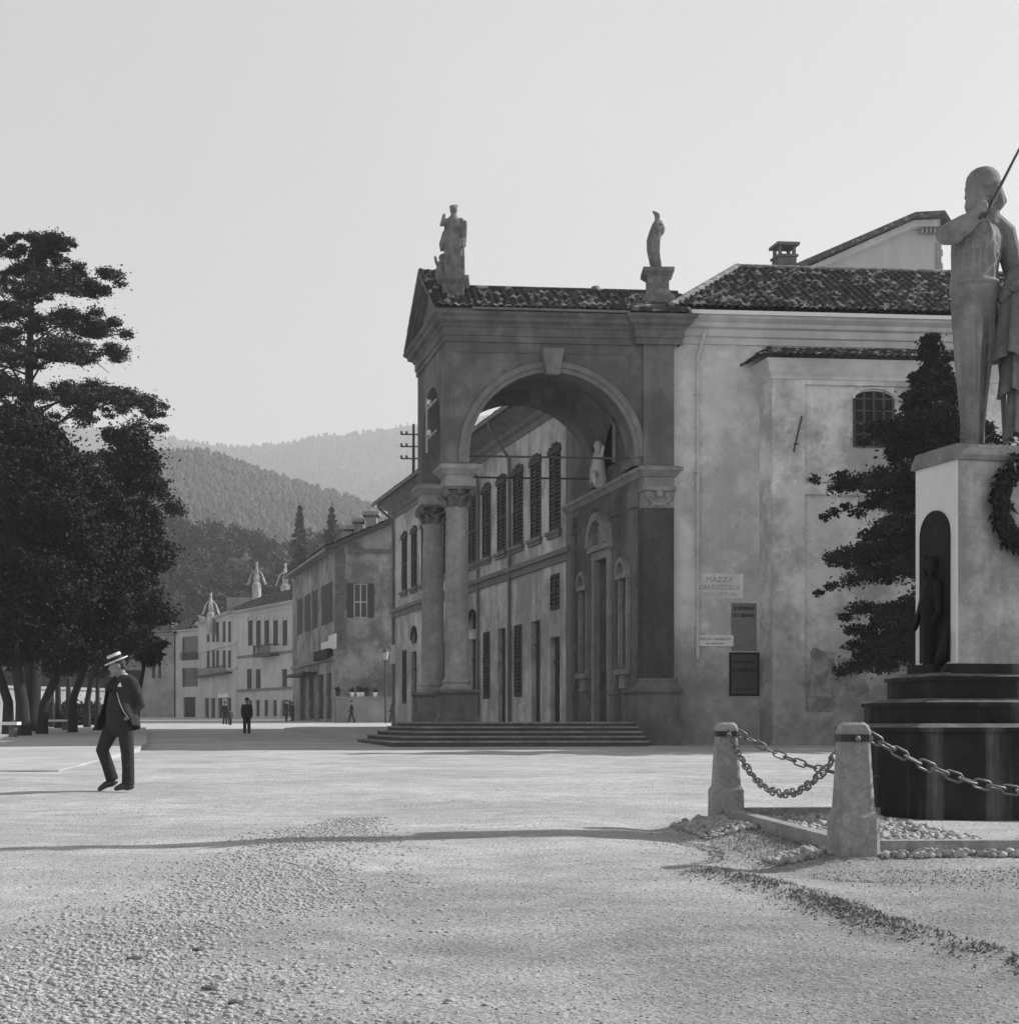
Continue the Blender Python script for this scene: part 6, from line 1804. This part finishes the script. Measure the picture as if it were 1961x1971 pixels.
# joints
hipL, kneeL, ankL, toeL = mp(.10, -.06, .90), mp(.15, -.05, .49), mp(.145, -.02, .085), mp(.02, -.10, .03)
hipR, kneeR, ankR, toeR = mp(-.04, .06, .90), mp(-.185, -.01, .52), mp(-.085, .06, .13), mp(-.215, -.02, .02)
sL, eL, hL = mp(.215, -.12, 1.385), mp(.30, -.02, 1.11), mp(.19, -.08, .98)
sR, eR, hR = mp(-.07, .13, 1.39), mp(-.14, .18, 1.12), mp(-.11, .05, .98)
nk = mp(.075, 0, 1.46); hd = mp(.015, -.035, 1.60)
g = MB()
Rh = Matrix.Rotation(R(-45), 3, 'Z')       # head faces left, a little to the camera
Rh = Matrix.Rotation(R(-68), 3, 'Z') @ Matrix.Rotation(R(14), 3, 'X')
def hl_(x, y, z): return hd + Rh @ Vector((x, y, z))
g.ell(hl_(0, .01, .02), (.076, .095, .105), 18, 14, Rh)
g.ell(hl_(0, -.035, -.045), (.062, .065, .075), 14, 10, Rh)              # jaw
g.tube([hl_(0, -.082, .03), hl_(0, -.108, -.01), hl_(0, -.092, -.022)], [.012, .019, .014], 8, rnd=True)
for sx in (-.031, .031):
    g.ell(hl_(sx, -.082, .022), (.014, .010, .009), 8, 6); g.tube([hl_(sx - .018, -.086, .04), hl_(sx + .018, -.086, .04)], .008, 6)
    g.tube([hl_(sx * 2.45, .0, .03), hl_(sx * 2.65, .012, .0), hl_(sx * 2.4, .0, -.03)], [.012, .015, .01], 7, rnd=True)
g.tube([hl_(-.024, -.094, -.055), hl_(0, -.099, -.055), hl_(.024, -.094, -.055)], .008, 6); g.ell(hl_(0, -.088, -.098), (.026, .02, .02), 8, 6)
g.tube([mp(.09, .0, 1.38), nk, hl_(0, .02, -.06)], [.075, .062, .06], 12, rnd=True)
g.tube([mp(.03, 0, .9), mp(.03, 0, 1.1), mp(.06, 0, 1.3), mp(.075, 0, 1.42)], [(.14, .10), (.14, .11), (.17, .11), (.10, .07)], 14, lat, True)
for a, b, c, t in ((hipL, kneeL, ankL, toeL), (hipR, kneeR, ankR, toeR)):
    g.tube([a, b, c], [.085, .058, .042], 10, rnd=True); g.tube([c - Vector((0, 0, .03)), t], [.045, .03], 8, rnd=True)
for a, b, c in ((sL, eL, hL), (sR, eR, hR)):
    g.tube([a, b, c], [.058, .048, .034], 10, rnd=True)
    dd = (c - b).normalized(); g.ell(c + dd * .05, (.04, .035, .045), 10, 8)
    for q in range(4):
        o = Vector((-.02 + .014 * q, .014 - .01 * q, 0)); g.tube([c + dd * .08 + o, c + dd * .12 + o - Vector((0, 0, .02)), c + dd * .13 + o - Vector((0, 0, .05))], [.01, .009, .007], 6, rnd=True)
    g.tube([c + dd * .05, c + dd * .08 + fwdm * .035], [.012, .009], 6, rnd=True)
o = g.build('body', 'skin', man); remesh(o, .0085, 1, .4)
# trousers
g = MB()
g.tube([mp(.03, 0, 1.02), mp(.03, 0, .9), mp(.03, 0, .82)], [(.155, .125), (.165, .13), (.13, .11)], 14, lat, True)
g.tube([hipL, mp(.135, -.055, .68), kneeL, mp(.155, -.03, .28), mp(.15, -.02, .075)], [(.105, .105), .098, .086, .08, .084], 12)
g.tube([hipR, mp(-.12, .03, .70), kneeR, mp(-.125, .035, .32), mp(-.075, .065, .13)], [.105, .10, .086, .078, .082], 12)
g.tube([mp(.12, -.11, .78), mp(.15, -.125, .6), mp(.155, -.12, .3)], [.01, .014, .01], 6, rnd=True)
o = g.build('trousers', 'cloth_dark', man); remesh(o, .012, 2, .5)
g = MB()
for c, t in ((ankL, toeL), (ankR, toeR)):
    mid = c.lerp(t, .5) - Vector((0, 0, .0)); hb = c + (c - t).normalized() * .05 - Vector((0, 0, .05))
    g.tube([hb, c - Vector((0, 0, .035)), mid, t], [.042, .052, .046, .032], 10, rnd=True)
    g.tube([c + Vector((0, 0, .03)), c - Vector((0, 0, .03))], [.055, .055], 8)
o = g.build('shoes', 'leather', man); remesh(o, .008, 2)
# vest with shirt front
g = MB()
g.tube([mp(.02, 0, .84), mp(.02, 0, 1.0), mp(.04, 0, 1.2), mp(.065, 0, 1.36), mp(.075, 0, 1.44)], [(.175, .15), (.17, .155), (.175, .15), (.16, .12), (.08, .07)], 18, lat, True)
o = g.build('vest', 'cloth_vest', man); remesh(o, .012, 2)
# jacket: open shell
P = []; fs = []; na = 34; rows = [(.77, -.005, .30, .265), (.86, .01, .28, .235), (1.0, .022, .235, .20), (1.12, .035, .205, .175), (1.25, .055, .215, .17), (1.36, .07, .225, .150), (1.42, .08, .17, .12), (1.465, .085, .095, .085)]
Lt = Vector(lat).normalized(); Fw = fwdm.normalized()
for i, (z, cx_, ra, rb) in enumerate(rows):
    gl = [1.75, 1.62, 1.30, 1.02, .70, .42, .3, .45][i]; gr2 = [.62, .6, .55, .5, .45, .36, .3, .45][i]
    for k in range(na + 1):
        t = gl + (2 * math.pi - gl - gr2) * k / na       # angle from forward; his left side swung back
        wob = 1 + (.05 * math.sin(6 * t) if i < 3 else 0)
        c = mp(cx_, 0, z); P.append(c + Vector((0, 0, .07 * max(0, math.sin(t)) * (1 if i < 2 else .3))) + Fw * (rb * math.cos(t) * wob) + Lt * (ra * math.sin(t) * wob))
for i in range(len(rows) - 1):
    for k in range(na):
        a = i * (na + 1) + k; fs.append((a, a + 1, a + na + 2, a + na + 1))
g = MB(); g.add(P, fs)
o = g.build('jacket', 'cloth_dark', man)
md_ = o.modifiers.new('s', 'SOLIDIFY'); md_.thickness = .022; md_.offset = 1
bake(o)
g = MB()
g.V = [tuple(v.co) for v in o.data.vertices]; g.Fc = [tuple(p.vertices) for p in o.data.polygons]
g.tube([sL, mp(.262, -.07, 1.26), eL, hL], [.092, .085, .076, .066], 12, rnd=True)
g.tube([sR, mp(-.12, .16, 1.26), eR, hR], [.088, .080, .07, .062], 12, rnd=True)
g.tube([mp(.16, -.03, 1.43), sL], [.07, .08], 10, rnd=True); g.tube([mp(.0, .06, 1.43), sR], [.07, .08], 10, rnd=True)
# lapels
for sg, q in ((1, .10), (-1, .10)):
    c = mp(.08, 0, 1.43); a = c + Lt * (sg * .09) + Fw * .07; b = mp(.06, 0, 1.27) + Lt * (sg * .085) + Fw * .175
    g.tube([a, a.lerp(b, .5) + Lt * sg * .03 + Fw * .03, b], [(.03, .012), (.045, .014), (.015, .01)], 8, rnd=True)
COL.objects.unlink(o) if False else None
bpy.data.objects.remove(o)
o = g.build('jacket', 'cloth_dark', man); remesh(o, .011, 2, .45)
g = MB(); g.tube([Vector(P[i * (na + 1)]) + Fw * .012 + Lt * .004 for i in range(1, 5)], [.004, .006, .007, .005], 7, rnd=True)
g.build('jacket_lit_edge', 'sign_pale', man, 180)  # pale tube stands for the sunlight along the jacket's open front edge
# pocket handkerchief, collar, tie
g = MB(); c = mp(.07, 0, 1.335) + Lt * .15 + Fw * .150
g.add([c, c + Lt * .06 - Fw * .02, c + Lt * .035 + Vector((0, 0, .06)) - Fw * .015, c + Lt * .02 + Vector((0, 0, .02)) + Fw * .012], [(0, 1, 3), (1, 2, 3), (0, 3, 2), (0, 2, 1)])
g.build('pocket_handkerchief', 'linen', man)
g = MB(); n0 = mp(.078, 0, 1.455)
g.tube([n0, n0 + Vector((-.008, -.008, .045))], [.072, .066], 18)
for sg in (-1, 1): g.tube([n0 + Fw * .06 + Lt * sg * .035, n0 + Fw * .085 + Lt * sg * .02 - Vector((0, 0, .03))], [.02, .008], 8, rnd=True)
g.build('collar', 'linen', man, 50)
g = MB(); g.tube([n0 + Fw * .085, mp(.065, 0, 1.36) + Fw * .145, mp(.055, 0, 1.28) + Fw * .16], [.014, .022, .018], 8, rnd=True); g.build('tie', 'cloth_vest', man, 180)
# hair and boater
g = MB(); g.ell(hl_(0, .025, .035), (.082, .092, .09), 14, 10, Rh); g.tube([hl_(-.06, .06, -.02), hl_(0, .085, -.03), hl_(.06, .06, -.02)], .03, 8, rnd=True)
g.build('hair', 'hair', man, 180)
def place(g, Rm, c): g.V = [tuple(c + Rm @ Vector(v)) for v in g.V]
Rb = Matrix.Rotation(R(-68), 3, 'Z') @ Matrix.Rotation(R(24), 3, 'X'); hc0 = hl_(0, .005, .075)
g = MB(); g.lathe((0, 0), [(.0, .10), (.085, .10), (.092, .094), (.094, .0), (.155, -.004), (.158, .004), (.155, .012), (.095, .016)][::-1], 28)
place(g, Rb, hc0); hat = g.build('straw_boater', 'straw', man, 40)
g = MB(); g.lathe((0, 0), [(.095, .017), (.0968, .018), (.0962, .062), (.0945, .063)], 28); place(g, Rb, hc0); g.build('hat_band', 'cloth_dark', hat, 40)

# ================================================================== haze
hz = bpy.data.materials.new('air_haze'); hz.use_nodes = True
nt = hz.node_tree; nt.nodes.clear()
ou = nt.nodes.new('ShaderNodeOutputMaterial'); pv = nt.nodes.new('ShaderNodeVolumePrincipled')
pv.inputs['Color'].default_value = (.95, .95, .95, 1); pv.inputs['Density'].default_value = HAZE = .00036; pv.inputs['Anisotropy'].default_value = .2
nt.links.new(pv.outputs[0], ou.inputs['Volume'])
ZTOP = max(float(Hn[..., 2].max()), float(Hf[..., 2].max())) + 25
def haze_box():
    g = MB(); g.box(-7000, 7000, -4500, 7000, -2, ZTOP)
    o = g.build('haze', hz); o['kind'] = 'stuff'; o['label'] = 'thin pale haze in the valley air'; o['category'] = 'haze'
haze_box()
